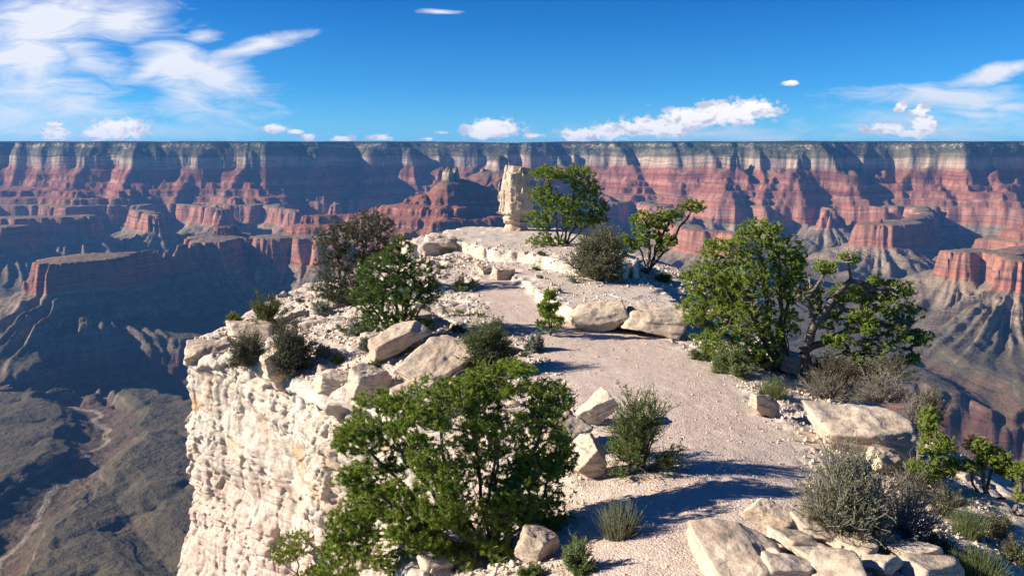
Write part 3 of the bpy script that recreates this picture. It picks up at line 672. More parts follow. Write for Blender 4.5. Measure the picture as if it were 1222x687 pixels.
def rocks():
    B = boulder
    B(712, 392, (2.0, 1.5, .95), 3, 'weathered tan ledge block right of the young pinyon, left of the flat-topped one', (.05, -.16, .1), sink=.12, name='ledge_block')
    B(777, 398, (2.15, 1.6, .85), 8, 'flat-topped cream ledge block overhanging the end of the open gravel, next to the big pinyon', (.04, .06, -.12), sink=.08, name='ledge_block')
    B(1026, 532, (2.3, 1.5, .7), 14, 'large pale boulder with flat tilted top beside the trail, shaded on its right end', (.28, .13, -.25), sink=.34, cuts=6)
    B(910, 494, (.75, .45, .45), 21, 'small wedge of pale rock at the trail edge left of the large boulder', (.1, .2, .5), sink=.25)
    B(703, 566, (.75, .6, .95), 33, 'pointed triangular cream rock left of the trail, below the leafy shrub', (.1, .1, .3), sink=.15, peak=[((.8, -.2, .9), .62), ((-.7, -.3, .7), .62)])
    B(712, 504, (.9, .6, .5), 41, 'cracked brown-tipped rock standing left of the trail above the triangular rock', (.0, -.5, .2), sink=.2)
    B(888, 676, (1.2, 1.4, .34), 52, 'broad tilted tan slab at the bottom of the trail with a wedge resting on it', (.16, .05, .15), sink=.5, cuts=6)
    B(915, 630, (.55, .4, .4), 57, 'grey wedge of stone leaning on the broad tan slab', (.25, .35, -.3), sink=.1)
    B(470, 424, (2.3, .9, .6), 61, 'long tan slab leaning down the slope below the dark pinyon', (.2, -.45, .55), sink=.3, name='flat_rock', cuts=6)
    B(500, 392, (1.0, .9, .7), 64, 'rounded white boulder right of the dark pinyon at the top of the long slab', (.1, .1, .3), sink=.2)
    B(530, 452, (2.3, 1.3, .9), 67, 'big split grey-cream outcrop block between the long slab and the dark green shrub', (.3, -.45, .7), sink=.45, name='flat_rock', cuts=7)
    B(490, 478, (1.2, .8, .6), 68, 'squarish block on the cliff edge below the split outcrop', (.1, -.2, .4), sink=.3)
    B(528, 296, (2.2, 1.4, .7), 71, 'flat grey boulder at the far left end of the upper ledge', (.0, .1, .2), sink=.2)
    B(600, 333, (1.1, .8, .6), 73, 'small tan boulder lying on gravel below the upper ledge', (.1, .0, .5), sink=.25)
    B(578, 326, (.8, .6, .4), 74, 'small pale stone left of the tan boulder below the upper ledge', (.1, .1, .9), sink=.25)
    B(250, 422, (1.9, 1.5, .9), 81, 'large cream block forming the outermost corner of the cliff top', (.0, .05, .3), sink=.6, cuts=7)
    B(300, 398, (2.1, 1.5, .6), 84, 'flat pale slab on the cliff top behind the two dark shrubs', (.0, .1, .2), sink=.6, name='flat_rock', cuts=6)
    B(333, 448, (1.1, 1.0, 1.5), 86, 'upright white block on the cliff edge between the two dark shrubs', (.05, .0, .6), sink=.35)
    B(438, 472, (1.1, .9, 1.0), 88, 'upright cream block on the cliff brow below the pale sagebrush', (.0, .1, .9), sink=.35)
    B(395, 464, (1.0, .9, .7), 89, 'low tan block on the cliff brow right of the largest dark shrub', (.1, .1, .2), sink=.3)
    B(952, 402, (.8, .7, .7), 92, 'white block showing behind the gnarled trunk', (.1, .1, .2), sink=.15)
    B(944, 442, (1.1, .9, .7), 93, 'pale rounded rock at the foot of the gnarled trunk', (.1, .2, .5), sink=.2)
    B(1055, 560, (.7, .6, .5), 95, 'small white rock under the twiggy shrub right of the large boulder', (.2, .1, .4), sink=.2)
    B(640, 668, (.6, .5, .5), 96, 'small cream rock at the foot of the front pinyon on the trail side', (.2, .1, .9), sink=.2)
    B(672, 540, (.8, .8, .7), 97, 'brown rock hemmed in between the front pinyon and the triangular rock', (.2, .1, .9), sink=.2)
    rs = np.random.RandomState(17)
    # broken slabs at the bottom right, and loose rocks over the slopes
    for i, (a, b) in enumerate([(905, 672), (950, 655), (985, 672), (1020, 655), (1050, 678), (1085, 665), (940, 686), (1110, 684), (1000, 690), (968, 640)]):
        B(a, b, (rs.uniform(.45, .9), rs.uniform(.35, .7), rs.uniform(.15, .3)), 200+i, 'flat broken limestone slab in the rubble below the twiggy shrub', tuple(rs.uniform(-.25, .25, 2))+(rs.uniform(0, 3),), 'broken_rock', .3, group='broken slabs at the foot of the frame', n=16, cuts=7, cat='rock')
    k = 0; protos = []
    while k < 150:
        x = rs.uniform(-13, 11); y = 10+rs.rand()**1.4*48; X_ = np.array([x], np.float32); Y_ = np.array([y], np.float32)
        if rim_sd(X_, Y_)[0] < .35 or pmask(X_, Y_)[0] > .05: continue
        if max(l1_sd(X_, Y_)[0], l2_sd(X_, Y_)[0]) > -.2: continue
        z = ground_z(x, y)[0]
        s = .13 + .42*rs.rand()**2.4
        d = (s*rs.uniform(.9, 1.7), s*rs.uniform(.7, 1.2), s*rs.uniform(.45, .85))
        if k < 24:
            P, Qd = rock_shape(d, 300+k, 16, 8, .04); o = mesh_np('loose_rock', P, quads=Qd, mat=M['boulder'], smooth=True); protos.append(o)
        else:
            o = protos[k % 24].copy(); C.objects.link(o); o.scale = [rs.uniform(.7, 1.3)]*3
        o.location = (x, y, z+d[2]*.22); o.rotation_euler = (rs.uniform(-.3, .3), rs.uniform(-.3, .3), rs.uniform(0, 6.3))
        tag(o, 'loose pale limestone rock lying on the rubble slope', 'rock', 'loose rocks strewn over the point'); k += 1
# ------------------------------------------------------------------ plants
def leaf_mat(name, dark, light, tip, trans=.25):
    t = NT(name, .65, .25); v = t.add('ShaderNodeAttribute', attribute_name='var').outputs['Fac']
    col = t.ramp(v, [(0, dark), (.45, light), (.85, light), (1, tip)])
    t.out(col)
    tr = t.n.new('ShaderNodeBsdfTranslucent'); t.l.new(t.mix(1.0, col, (1.2, 1.25, .7), 'MULTIPLY'), tr.inputs[0])
    mx = t.n.new('ShaderNodeMixShader'); mx.inputs[0].default_value = trans
    t.l.new(t.b.outputs[0], mx.inputs[1]); t.l.new(tr.outputs[0], mx.inputs[2]); t.l.new(mx.outputs[0], t.n['Material Output'].inputs['Surface'])
    return t.m

def bark_mat(name, a, b):
    t = NT(name, .9, .1); pos = t.add('ShaderNodeTexCoord').outputs['Object']
    n = t.noise(t.vscale(pos, (1, 1, .25)), 14.0, 5, .65)
    return t.out(t.ramp(n, [(.35, a), (.65, b)]), t.bump(n, .03, .8))

def tubes(chains, rads, ns=6):
    """chains: list of (k,3) arrays, rads: list of (k,) arrays -> verts, quads"""
    V = []; Q = []; base = 0; groups = {}
    for c, r in zip(chains, rads): groups.setdefault(len(c), []).append((c, r))
    for k, L in groups.items():
        c = np.array([a for a, _ in L]); r = np.array([b for _, b in L]); m = len(c)
        tg = np.gradient(c, axis=1); tg /= np.maximum(np.linalg.norm(tg, axis=2, keepdims=True), 1e-9)
        ref = np.where(np.abs(tg[..., 2:3]) > .8, np.array([1., 0, 0]), np.array([0, 0, 1.]))
        u = np.cross(tg, ref); u /= np.maximum(np.linalg.norm(u, axis=2, keepdims=True), 1e-9); w = np.cross(tg, u)
        a = np.arange(ns)*2*PI/ns
        P = c[:, :, None] + r[:, :, None, None]*(u[:, :, None]*np.cos(a)[:, None] + w[:, :, None]*np.sin(a)[:, None])
        V.append(P.reshape(-1, 3))
        i = np.arange(m)[:, None, None]*k*ns + np.arange(k-1)[None, :, None]*ns; j = np.arange(ns)[None, None]; j2 = (j+1) % ns
        Q.append((np.stack([i+j, i+j2, i+ns+j2, i+ns+j], -1) + base).reshape(-1, 4)); base += m*k*ns
    return np.concatenate(V), np.concatenate(Q)

def needles(tips, dirs, rs, n=34, L=.05, w=.007, back=.10, spread=.9, shade=None):
    """bottle-brush tufts at twig ends: n narrow blades on each"""
    m = len(tips)
    t = rs.rand(m, n, 1); org = tips[:, None] - dirs[:, None]*back*t
    d = rs.normal(size=(m, n, 3)); d /= np.linalg.norm(d, axis=2, keepdims=True)
    d = d*spread + dirs[:, None]*rs.uniform(.3, 1.1, (m, n, 1)); d /= np.linalg.norm(d, axis=2, keepdims=True)
    sd = np.cross(d, rs.normal(size=(m, n, 3))); sd /= np.maximum(np.linalg.norm(sd, axis=2, keepdims=True), 1e-9)
    l = L*rs.uniform(.6, 1.25, (m, n, 1)); ww = w*rs.uniform(.7, 1.3, (m, n, 1))
    P = np.stack([org-sd*ww, org+sd*ww, org+d*l+sd*ww*.35, org+d*l-sd*ww*.35], 2).reshape(-1, 3)
    tv = (rs.rand(m, 1) if shade is None else shade[:, None])
    var = np.clip(tv*.75 + rs.rand(m, n)*.25, 0, 1)
    q = np.arange(m*n*4).reshape(-1, 4)
    return P, q, np.repeat(var.ravel(), 4)

def leaves(tips, dirs, rs, n=8, L=.03, w=.012, r=.05):
    m = len(tips)
    org = tips[:, None] - dirs[:, None]*rs.rand(m, n, 1)*r*2.2 + rs.normal(0, r*.28, (m, n, 3))
    d = rs.normal(size=(m, n, 3)) + dirs[:, None]*1.0; d /= np.linalg.norm(d, axis=2, keepdims=True)
    sd = np.cross(d, rs.normal(size=(m, n, 3))); sd /= np.maximum(np.linalg.norm(sd, axis=2, keepdims=True), 1e-9)
    l = L*rs.uniform(.6, 1.3, (m, n, 1)); ww = w*rs.uniform(.7, 1.3, (m, n, 1))
    P = np.stack([org, org+d*l*.5+sd*ww, org+d*l, org+d*l*.5-sd*ww], 2).reshape(-1, 3)
    var = np.clip(rs.rand(m, 1)*.7 + rs.rand(m, n)*.3, 0, 1)
    return P, np.arange(m*n*4).reshape(-1, 4), np.repeat(var.ravel(), 4)

def bez(a, b, c, k): t = np.linspace(0, 1, k)[:, None]; return a*(1-t)**2 + 2*b*t*(1-t) + c*t*t

def grow(base, limbs, tips, rs, r0, rtip=.0042, wig=.08, k=5, stubs=0):
    """skeleton: limbs are polylines; every tip is joined to the nearest node already grown"""
    nodes = [base]; par = [-1]; fixed = []
    for L in limbs:
        prev = None
        L = [np.array(p, float) for p in L]
        d = np.linalg.norm(np.array(nodes)-L[0], axis=1); prev = int(d.argmin())
        for a, b in zip(L[:-1], L[1:]):
            n = max(2, int(np.linalg.norm(b-a)/.28))
            for i in range(1, n+1):
                p = a+(b-a)*i/n + rs.normal(0, wig*.45, 3)*(.3+.7*(i < n)); nodes.append(p); par.append(prev); prev = len(nodes)-1
    NN = np.zeros((len(nodes)+len(tips)*3+10, 3)); NN[:len(nodes)] = nodes; cnt = len(nodes); par = list(par)
    dist0 = np.array([np.linalg.norm(NN[:cnt]-t, axis=1).min() for t in tips]); order = np.argsort(dist0)
    tipnode = {}
    for ti in order:
        t = tips[ti]; v = NN[:cnt]-t; d = np.linalg.norm(v, axis=1)
        # branches prefer to rise outward from the base
        cost = d + .35*np.maximum(0, NN[:cnt, 2]-t[2]); j = int(cost.argmin()); p = NN[j]; D = d[j]
        n = 1 if D < .25 else (2 if D < .6 else 3)
        prev = j; mid = (p+t)/2 + np.array([0, 0, -.10*D]) + rs.normal(0, .09*D, 3)
        for i in range(1, n+1):
            s = i/n; q = p*(1-s)**2+2*mid*s*(1-s)+t*s*s; NN[cnt] = q; par.append(prev); prev = cnt; cnt += 1
        tipnode[ti] = prev
    NN = NN[:cnt]; par = np.array(par)
    w = np.zeros(cnt)
    kids = np.bincount(par[1:], minlength=cnt); w[kids == 0] = 1
    for i in range(cnt-1, 0, -1): w[par[i]] += w[i]
    rad = rtip*np.power(np.maximum(w, 1), .40); sc = min(1.0, r0/rad[0]) if rad[0] > r0 else r0/rad[0]
    rad = rtip + (rad-rtip)*max((r0-rtip)/max(rad[0]-rtip, 1e-6), .2)
    ch = []; rd = []
    for i in range(1, cnt):
        p = par[i]; g = par[p] if par[p] >= 0 else p
        a, b = NN[p], NN[i]; m = (a+b)/2 + (a-NN[g])*.12 if g != p else (a+b)/2
        ra = min(rad[p], rad[i]*1.5+.004)
        ch.append(bez(a, m, b, 4)); rd.append(np.linspace(ra, rad[i], 4))
    tipd = np.array([NN[tipnode[i]]-NN[par[tipnode[i]]] for i in range(len(tips))]) if len(tips) else np.zeros((0, 3))
    return ch, rd, tipd

def blob_points(blobs, s, rs, base, density=1.0, shell=.55):
    pts = []
    for (px, py, rx, ry, dy) in blobs:
        Y = base[1]+dy; c = at_y(px, py, Y); sc = Y/F
        a, b = rx*sc, ry*sc; dep = min(a, max(a, b))*.95
        n = max(10, int(density*(a*b+a*dep+b*dep)*9.5/(s*s)))
        v = rs.normal(size=(n, 3)); v /= np.linalg.norm(v, axis=1, keepdims=True)
        r = (shell + (1-shell)*rs.rand(n, 1))*np.where(rs.rand(n, 1) < .25, rs.rand(n, 1), 1)
        p = c + v*r*np.array([a, dep, b])
        lump = n3(p[:, 0]/.40, p[:, 1]/.40, p[:, 2]/.30); pts.append(p[lump > (-.02 if a > .55 else -.35)])     # clumps and gaps
    return np.concatenate(pts)

def finish(root, parts, mats):
    for nm, (V, Qd, at), m in zip([p[0] for p in parts], [p[1:] for p in parts], mats):
        o = mesh_np(nm, V-np.array(root.location)[None], quads=Qd, mat=m, parent=root, smooth=(at is None), attrs=({'var': at} if at is not None else None))

def root_at(name, p, label, cat, group=None):
    o = bpy.data.objects.new(name, None); o.empty_display_size = .3; C.objects.link(o); o.location = tuple(float(v) for v in p); tag(o, label, cat, group); return o

def tree(px, py, blobs, label, seed, limbs=None, mat='pinyon', bark='bark', r0=.14, s=.17, name='pinyon_tree', nn=34, L=.055, w=.007, back=.11, density=1.0, base=None, wig=.09, dead=0, cat='pinyon tree', limb_to=None, up=.3, dead_blobs=None):
    rs = np.random.RandomState(seed)
    b = hit(px, py) if base is None else base
    b = np.array(b, float); b[2] -= .12
    tips = blob_points(blobs, s, rs, b, density)
    def W(q): return at_y(q[0], q[1], b[1]+(q[2] if len(q) > 2 else 0))
    if limbs: LL = [[W(q) if not (q == 'b') else b for q in l] for l in limbs]
    else:
        LL = []
        for (x, y, rx, ry, dy) in blobs:
            c = at_y(x, y+ry*.35, b[1]+dy); m = b*.55+c*.45; m[2] = b[2]+(c[2]-b[2])*.35; m += rs.normal(0, .12, 3)
            LL.append([b, m, c])
    ch, rd, td = grow(b, LL, tips, rs, r0, wig=wig)
    td = td/np.maximum(np.linalg.norm(td, axis=1, keepdims=True), 1e-6) + np.array([0, 0, up]) + rs.normal(0, .25, td.shape); td /= np.linalg.norm(td, axis=1, keepdims=True)
    R = root_at(name, b, label, cat)
    V, Qd = tubes(ch, rd, 6)
    cen = tips.mean(0)
    P, q, var = needles(tips, td, rs, nn, L, w, back)
    parts = [('trunk', V, Qd, None), ('crown', P, q, var)]; mats = [M[bark], M[mat]]
    # bare grey twigs
    if dead:
        dt = blob_points(dead_blobs or blobs, s*2.2, rs, b, dead, .75); dt = dt + rs.normal(0, .06, dt.shape)
        c2, r2_, _ = grow(b, LL, dt, rs, r0*.5, rtip=.004, wig=wig)
        nl = sum(max(2, int(np.linalg.norm(np.array(l[i+1])-np.array(l[i]))/.28)) for l in LL for i in range(len(l)-1))
        V2, Q2 = tubes(c2[nl:], [np.minimum(x, .016) for x in r2_[nl:]], 4)
        nq = len(Qd); parts[0] = ('trunk', np.concatenate([V, V2]), np.concatenate([Qd, Q2+len(V)]), None)
    finish(R, parts, mats)
    if dead:
        tk = R.children[0] if R.children[0].name.startswith('trunk') else R.children[1]
        tk.data.materials.append(M['dead']); mi = np.zeros(len(tk.data.polygons), np.int32); mi[nq:] = 1; tk.data.polygons.foreach_set('material_index', mi)
    return R

def shrub(px, py, wpx, hpx, label, seed, mat='sage', name='desert_shrub', cat='shrub', stem='dead', nst=26, tipn=9, leaf=(8, .032, .011, .05), group=None, needle=None, bare=.0, Y=None, flat=1.0, z_off=0):
    """many stems spreading from one foot; w, h are its size as seen"""
    rs = np.random.RandomState(seed)
    b = hit(px, py) if Y is None else at_y(px, py, Y)
    b = np.array(b, float); sc = b[1]/F; hw = wpx*sc/2; h = hpx*sc*1.02; b[2] -= .04
    ch = []; rd = []; T = []; Dd = []
    nst = max(6, int(nst)); 
    th = rs.rand(nst)*2*PI; el = np.arccos(rs.uniform(.05, .98, nst)*.97)
    for i in range(nst):
        d = np.array([math.cos(th[i])*math.sin(el[i])*hw, math.sin(th[i])*math.sin(el[i])*hw*flat, math.cos(el[i])*h*.95])
        d *= rs.uniform(.65, 1.0); e = b+d; m = b + d*.5 + np.array([0, 0, .12*h]) + rs.normal(0, .06*h, 3)
        c = bez(b, m, e, 7); r = np.linspace(.012, .004, 7)*(.5+h*.6); ch.append(c); rd.append(r)
        for k in range(tipn):
            t = rs.uniform(.35, 1); o = b*(1-t)**2+2*m*t*(1-t)+e*t*t
            dd = d/np.linalg.norm(d) + rs.normal(0, .55, 3); dd /= np.linalg.norm(dd)
            l = h*rs.uniform(.10, .28); tip = o+dd*l + np.array([0, 0, .05*h])
            if tip[2] < b[2]+.03: tip[2] = b[2]+.05
            ch.append(bez(o, (o+tip)/2+rs.normal(0, .03*h, 3), tip, 4)); rd.append(np.linspace(.0045, .0022, 4)*(.6+h*.5))
            if rs.rand() > bare: T.append(tip); Dd.append(dd); T.append(o*.45+tip*.55); Dd.append(dd)
    R = root_at(name, b, label, cat, group)
    V, Qd = tubes(ch, rd, 4)
    parts = [('stems', V, Qd, None)]; mats = [M[stem]]
    if T:
        T = np.array(T); Dd = np.array(Dd)
        P, q, var = needles(T, Dd, rs, *needle) if needle else leaves(T, Dd, rs, *leaf)
        parts.append(('foliage', P, q, var)); mats.append(M[mat])
    finish(R, parts, mats); return R

def tuft(px, py, wpx, hpx, label, seed, mat='ephedra', name='ephedra_bush', cat='shrub', n=420, w=.0045, group=None):
    """upright jointed green stems in a dense clump"""
    rs = np.random.RandomState(seed); b = np.array(hit(px, py), float); sc = b[1]/F; hw = wpx*sc/2; h = hpx*sc
    a = rs.rand(n)*2*PI; r = np.sqrt(rs.rand(n)); o = np.stack([np.cos(a)*r*hw*.6, np.sin(a)*r*hw*.6, np.zeros(n)-.03], 1)
    e = o*[1.6, 1.6, 1] + np.stack([rs.normal(0, .1*h, n), rs.normal(0, .1*h, n), h*rs.uniform(.5, 1.05, n)*(1-.35*r*r)], 1)
    m = (o+e)/2 + rs.normal(0, .04*h, (n, 3)) + np.array([0, 0, .08*h])
    t = np.linspace(0, 1, 5)[None, :, None]; c = o[:, None]*(1-t)**2+2*m[:, None]*t*(1-t)+e[:, None]*t*t
    c = c+b; 
    V, Qd = tubes(list(c), [np.linspace(w, w*.5, 5)]*n, 3)
    R = root_at(name, b, label, cat, group)
    o_ = mesh_np('stems', V-b, quads=Qd, mat=M[mat], parent=R, smooth=True, attrs={'var': np.repeat(np.clip(rs.rand(n), 0, 1), 15)})
    return R

def plants():
    # ---- pinyons and junipers
    tree(585, 652, [(455, 492, 48, 30, .0), (430, 520, 38, 26, .1), (520, 478, 50, 34, -.3), (505, 520, 50, 36, -.6), (590, 500, 46, 40, .2), (600, 452, 52, 26, .9), (655, 478, 34, 30, .7), (648, 520, 40, 36, .4),
                    (430, 565, 42, 26, -.2), (470, 590, 48, 30, -.5), (530, 570, 46, 36, -.7), (640, 575, 46, 36, .2), (415, 625, 38, 22, -.3), (455, 655, 44, 26, -.6), (530, 640, 44, 30, -.7), (600, 610, 40, 30, -.6), (655, 620, 34, 26, .1), (560, 690, 60, 24, -.6), (500, 690, 40, 20, -.6), (410, 655, 36, 22, -.4), (560, 530, 40, 34, .5), (490, 545, 40, 34, .2), (605, 560, 40, 34, .4), (665, 545, 28, 30, .5), (440, 600, 36, 26, .3), (400, 688, 34, 16, -.3), (560, 470, 36, 26, .6), (490, 625, 40, 26, -.7), (575, 650, 50, 26, -.8), (620, 600, 36, 26, -.5), (530, 600, 40, 30, -.9)],
         'big bright-green pinyon leaning over the cliff edge at the front left of the trail', 5, r0=.10, s=.125, nn=36, L=.050, w=.0052, back=.085, dead=.7, density=1.45)
    tree(372, 700, [(352, 648, 30, 16, 0), (335, 662, 22, 12, -.1), (390, 672, 26, 14, .1), (372, 690, 30, 12, 0)], 'small young pinyon sprouting from the cliff face below the big front pinyon', 9, r0=.04, s=.12, nn=30, L=.05, w=.0065)
    tree(418, 362, [(400, 285, 30, 24, .2), (440, 270, 34, 20, .4), (412, 318, 40, 26, 0), (450, 300, 30, 26, .3), (395, 345, 26, 16, 0), (430, 345, 34, 18, -.2)],
         'grey-green juniper with fine twiggy crown behind the dark pinyon on the left slope', 12, mat='grey_green', r0=.13, s=.19, nn=26, L=.085, w=.008, name='juniper_tree', cat='juniper tree', dead=.6, density=1.25, up=.6)
    tree(472, 400, [(476, 296, 22, 20, .2), (458, 322, 36, 24, .1), (494, 328, 32, 26, .1), (440, 352, 28, 22, 0), (480, 356, 40, 26, -.3), (514, 346, 18, 16, .1), (448, 382, 30, 16, -.2), (488, 386, 34, 14, -.3)],
         'dense dark-green pinyon on the left slope between the grey juniper and the white boulder', 15, r0=.12, s=.17, nn=26, L=.075, w=.0095, mat='pinyon_dark')
    tree(656, 400, [(656, 352, 9, 10, 0), (655, 366, 15, 11, 0), (656, 382, 20, 12, 0)], 'young cone-shaped pinyon standing alone beside the ledge blocks', 19, r0=.05, s=.14, nn=26, L=.075, w=.010, up=.8)
    tree(668, 304, [(655, 206, 24, 11, .0), (688, 208, 26, 13, .3), (700, 226, 22, 14, .2), (648, 232, 20, 15, .2), (672, 244, 26, 14, -.3), (712, 246, 18, 12, .3), (645, 262, 20, 14, 0), (690, 262, 24, 12, 0), (652, 288, 26, 12, -.2), (716, 262, 14, 8, .2)],
         'tall open pinyon with crooked limbs standing right beside the rock pillar', 23, r0=.16, s=.24, nn=34, L=.10, w=.014, back=.16, dead=.6, base=at_y(668, 300, 53.5), wig=.14)
    tree(772, 326, [(770, 262, 20, 13, .2), (826, 246, 19, 10, .4), (800, 256, 18, 9, .1), (762, 285, 22, 15, 0), (790, 288, 20, 13, -.2), (742, 292, 18, 13, .3), (786, 268, 18, 12, .1)],
         'crooked pinyon with bare twigs on top, between the tall open tree and the largest pinyon', 27, r0=.15, s=.21, nn=34, L=.09, w=.013, back=.15, dead=.8, dead_blobs=[(790, 234, 20, 10, 0), (805, 250, 20, 12, .2), (770, 300, 30, 16, 0)], wig=.14)
    tree(940, 446, [(905, 276, 32, 18, .3), (868, 300, 40, 20, .2), (930, 300, 36, 24, .4), (842, 332, 34, 24, 0), (888, 335, 42, 30, -.5), (938, 338, 32, 28, .2), (838, 368, 34, 24, -.2), (884, 380, 42, 28, -.7), (930, 385, 30, 26, -.3), (858, 404, 36, 22, -.4), (905, 420, 34, 20, -.5), (860, 350, 40, 24, .5), (948, 320, 16, 20, 0)],
         'largest pinyon with dense rounded crown at the right edge of the gravel', 31, r0=.17, s=.16, nn=26, L=.07, w=.0095, back=.13, dead=.35)
    tree(962, 456, [(985, 318, 16, 10, .1), (1012, 308, 16, 9, .3), (1072, 344, 22, 16, .2), (1050, 365, 28, 18, .1), (1085, 372, 22, 16, .3), (1098, 402, 18, 12, .3), (1060, 398, 30, 18, 0), (1028, 385, 24, 18, -.2), (1030, 420, 30, 18, -.1), (1000, 402, 22, 14, -.2), (1005, 350, 18, 14, .4), (968, 352, 18, 16, .6), (985, 378, 20, 16, .5), (1048, 335, 14, 10, .3), (1030, 350, 20, 14, .4), (1080, 425, 22, 12, .2), (1012, 440, 26, 14, .1)],
         'gnarled pinyon with exposed forking trunk, right of the largest pinyon', 37, limbs=[['b', (958, 420), (972, 385)], [(972, 385), (962, 355), (985, 325)], [(972, 385), (990, 362), (1015, 335), (1010, 310)], [(958, 420), (1000, 400), (1050, 385), (1085, 385)], [(1015, 335), (1045, 345), (1072, 350)], [(990, 362), (1020, 372), (1040, 395)]],
         r0=.17, s=.165, nn=26, L=.07, w=.0095, back=.13, dead=1.5, dead_blobs=[(1000, 300, 30, 14, .1), (1030, 300, 14, 14, .2), (975, 340, 28, 22, 0), (1000, 440, 40, 20, 0), (1040, 430, 40, 18, 0)], wig=.11)
    tree(1110, 580, [(1108, 500, 14, 20, .2), (1118, 530, 24, 20, 0), (1100, 560, 24, 16, -.2), (1130, 556, 18, 14, .1)], 'small ragged juniper on the right slope, beyond the twiggy shrub', 41, r0=.06, s=.13, nn=28, L=.05, w=.0065, name='juniper_tree', cat='juniper tree', dead=1.6, density=1.3)
    tree(1185, 592, [(1165, 530, 18, 12, .1), (1185, 545, 22, 14, 0), (1205, 560, 18, 12, -.1), (1160, 556, 16, 10, 0)], 'low spreading juniper at the right edge above the drop', 43, r0=.06, s=.13, nn=28, L=.05, w=.0065, name='juniper_tree', cat='juniper tree', dead=1.6, density=1.3)
    tree(1214, 615, [(1218, 560, 16, 14, .1), (1225, 590, 18, 12, 0)], 'dark juniper cut by the right edge of the view', 44, r0=.05, s=.13, nn=28, L=.05, w=.0065, name='juniper_tree', cat='juniper tree', dead=1)
    # ---- shrubs
    G = dict(leaf=(9, .045, .014, .06))
    shrub(296, 436, 46, 48, 'dark grey-green shrub on the outer cliff corner, left of the upright white block', 51, 'grey_green', nst=60, tipn=12, leaf=(9, .06, .016, .09), stem='twig')
    shrub(348, 444, 54, 70, 'largest dark grey-green shrub on the cliff edge, right of the upright white block', 52, 'grey_green', nst=90, tipn=12, leaf=(9, .06, .016, .09), stem='twig')
    shrub(320, 388, 46, 42, 'olive shrub with yellowish leaves on the cliff top above the dark shrubs', 53, 'olive', nst=50, tipn=10, leaf=(8, .06, .018, .09), stem='twig')
    shrub(279, 386, 22, 16, 'little yellow-green cushion near the far end of the cliff top', 54, 'yellow_green', nst=30, tipn=8, leaf=(9, .06, .018, .08))
    for i, (a, b, w_, h_, lb) in enumerate([(385, 376, 24, 20, 'pale sagebrush just left of the dark pinyon'), (386, 425, 22, 18, 'pale sagebrush on the slope right of the largest dark shrub'), (437, 418, 20, 20, 'pale sagebrush below the dark pinyon'),
                                            (406, 360, 20, 16, 'pale sagebrush under the grey juniper'), (527, 289, 13, 9, 'pale round sagebrush on the skyline left of the rock pillar'), (425, 400, 26, 22, 'silvery sagebrush against the left foot of the dark pinyon'),
                                            (487, 452, 18, 26, 'silvery sagebrush in the crack beside the split outcrop'), (638, 418, 26, 24, 'grey sagebrush just below the young cone-shaped pinyon'), (462, 414, 16, 12, 'tiny grey sagebrush beside the long tan slab')]):
        shrub(a, b, w_, h_, lb, 60+i, 'sage', name='sagebrush', cat='sagebrush', nst=46, tipn=9, leaf=(9, .05, .016, .07))
    shrub(403, 431, 18, 12, 'tiny bright yellow-green plant on the slope below the sagebrush', 71, 'yellow_green', nst=24, tipn=8, leaf=(8, .05, .016, .06))
    shrub(556, 345, 44, 18, 'low straggling green shrub in the shadow right of the dark pinyon', 72, 'olive', nst=30, tipn=8, leaf=(7, .06, .018, .08))
    shrub(545, 395, 20, 12, 'small green cushion on the gravel left of the shrub above the front pinyon', 73, 'olive', nst=24, tipn=8)
    shrub(572, 378, 22, 10, 'sparse green sprig on the gravel slope above the dark green shrub', 74, 'olive', nst=16, tipn=6)
    shrub(580, 442, 72, 66, 'rounded dusky green shrub behind the top of the front pinyon', 75, 'shrub_green', nst=120, tipn=12, leaf=(9, .05, .014, .07), stem='twig')
    shrub(712, 334, 74, 68, 'wide grey-green bush at the end of the upper ledge below the tall open pinyon', 76, 'grey_olive', nst=130, tipn=12, leaf=(9, .075, .02, .1), stem='twig')
    shrub(640, 318, 44, 30, 'green bush at the foot of the tall open pinyon', 77, 'shrub_green', nst=50, tipn=10, leaf=(9, .09, .026, .1), Y=52)
    shrub(792, 336, 22, 14, 'small dark bush on the shaded flat behind the ledge blocks', 78, 'shrub_green', nst=34, tipn=8, leaf=(9, .08, .022, .1))
    shrub(766, 562, 88, 118, 'open leafy shrub with thin upright branches on the left edge of the trail', 80, 'leafy', nst=34, tipn=16, leaf=(12, .042, .011, .07), stem='twig')
    shrub(748, 545, 50, 50, 'low leafy shrub tucked against the open one beside the trail', 81, 'leafy', nst=30, tipn=10, leaf=(9, .038, .011, .06), stem='twig')
    tuft(738, 640, 56, 54, 'grey-green ephedra clump at the left of the trail near the front', 82, 'ephedra_grey', n=650)
    shrub(690, 682, 48, 50, 'small leafy green shrub at the bottom of the view left of the ephedra clump', 83, 'leafy', nst=30, tipn=12, leaf=(9, .03, .010, .05))
    shrub(632, 690, 40, 28, 'low green shrub below the front pinyon at the bottom of the view', 84, 'leafy', nst=26, tipn=10, leaf=(9, .03, .010, .05))
    shrub(1008, 642, 112, 136, 'large twiggy grey-green shrub at the right of the trail in front of the large boulder', 86, 'leafy_grey', nst=110, tipn=16, leaf=(7, .036, .010, .05), bare=.25, stem='dead')
    shrub(1020, 640, 60, 60, 'dense low green shrub in front of the large twiggy one', 87, 'shrub_green', nst=60, tipn=10, leaf=(9, .034, .009, .05))
    shrub(1078, 640, 84, 90, 'dry leafless brush right of the large twiggy shrub', 88, 'leafy_grey', nst=60, tipn=14, bare=.9, stem='dead', name='dead_brush', cat='dead brush', leaf=(4, .03, .01, .05))
    tuft(1155, 640, 50, 44, 'green ephedra clump on the right slope', 89, 'ephedra', n=380)
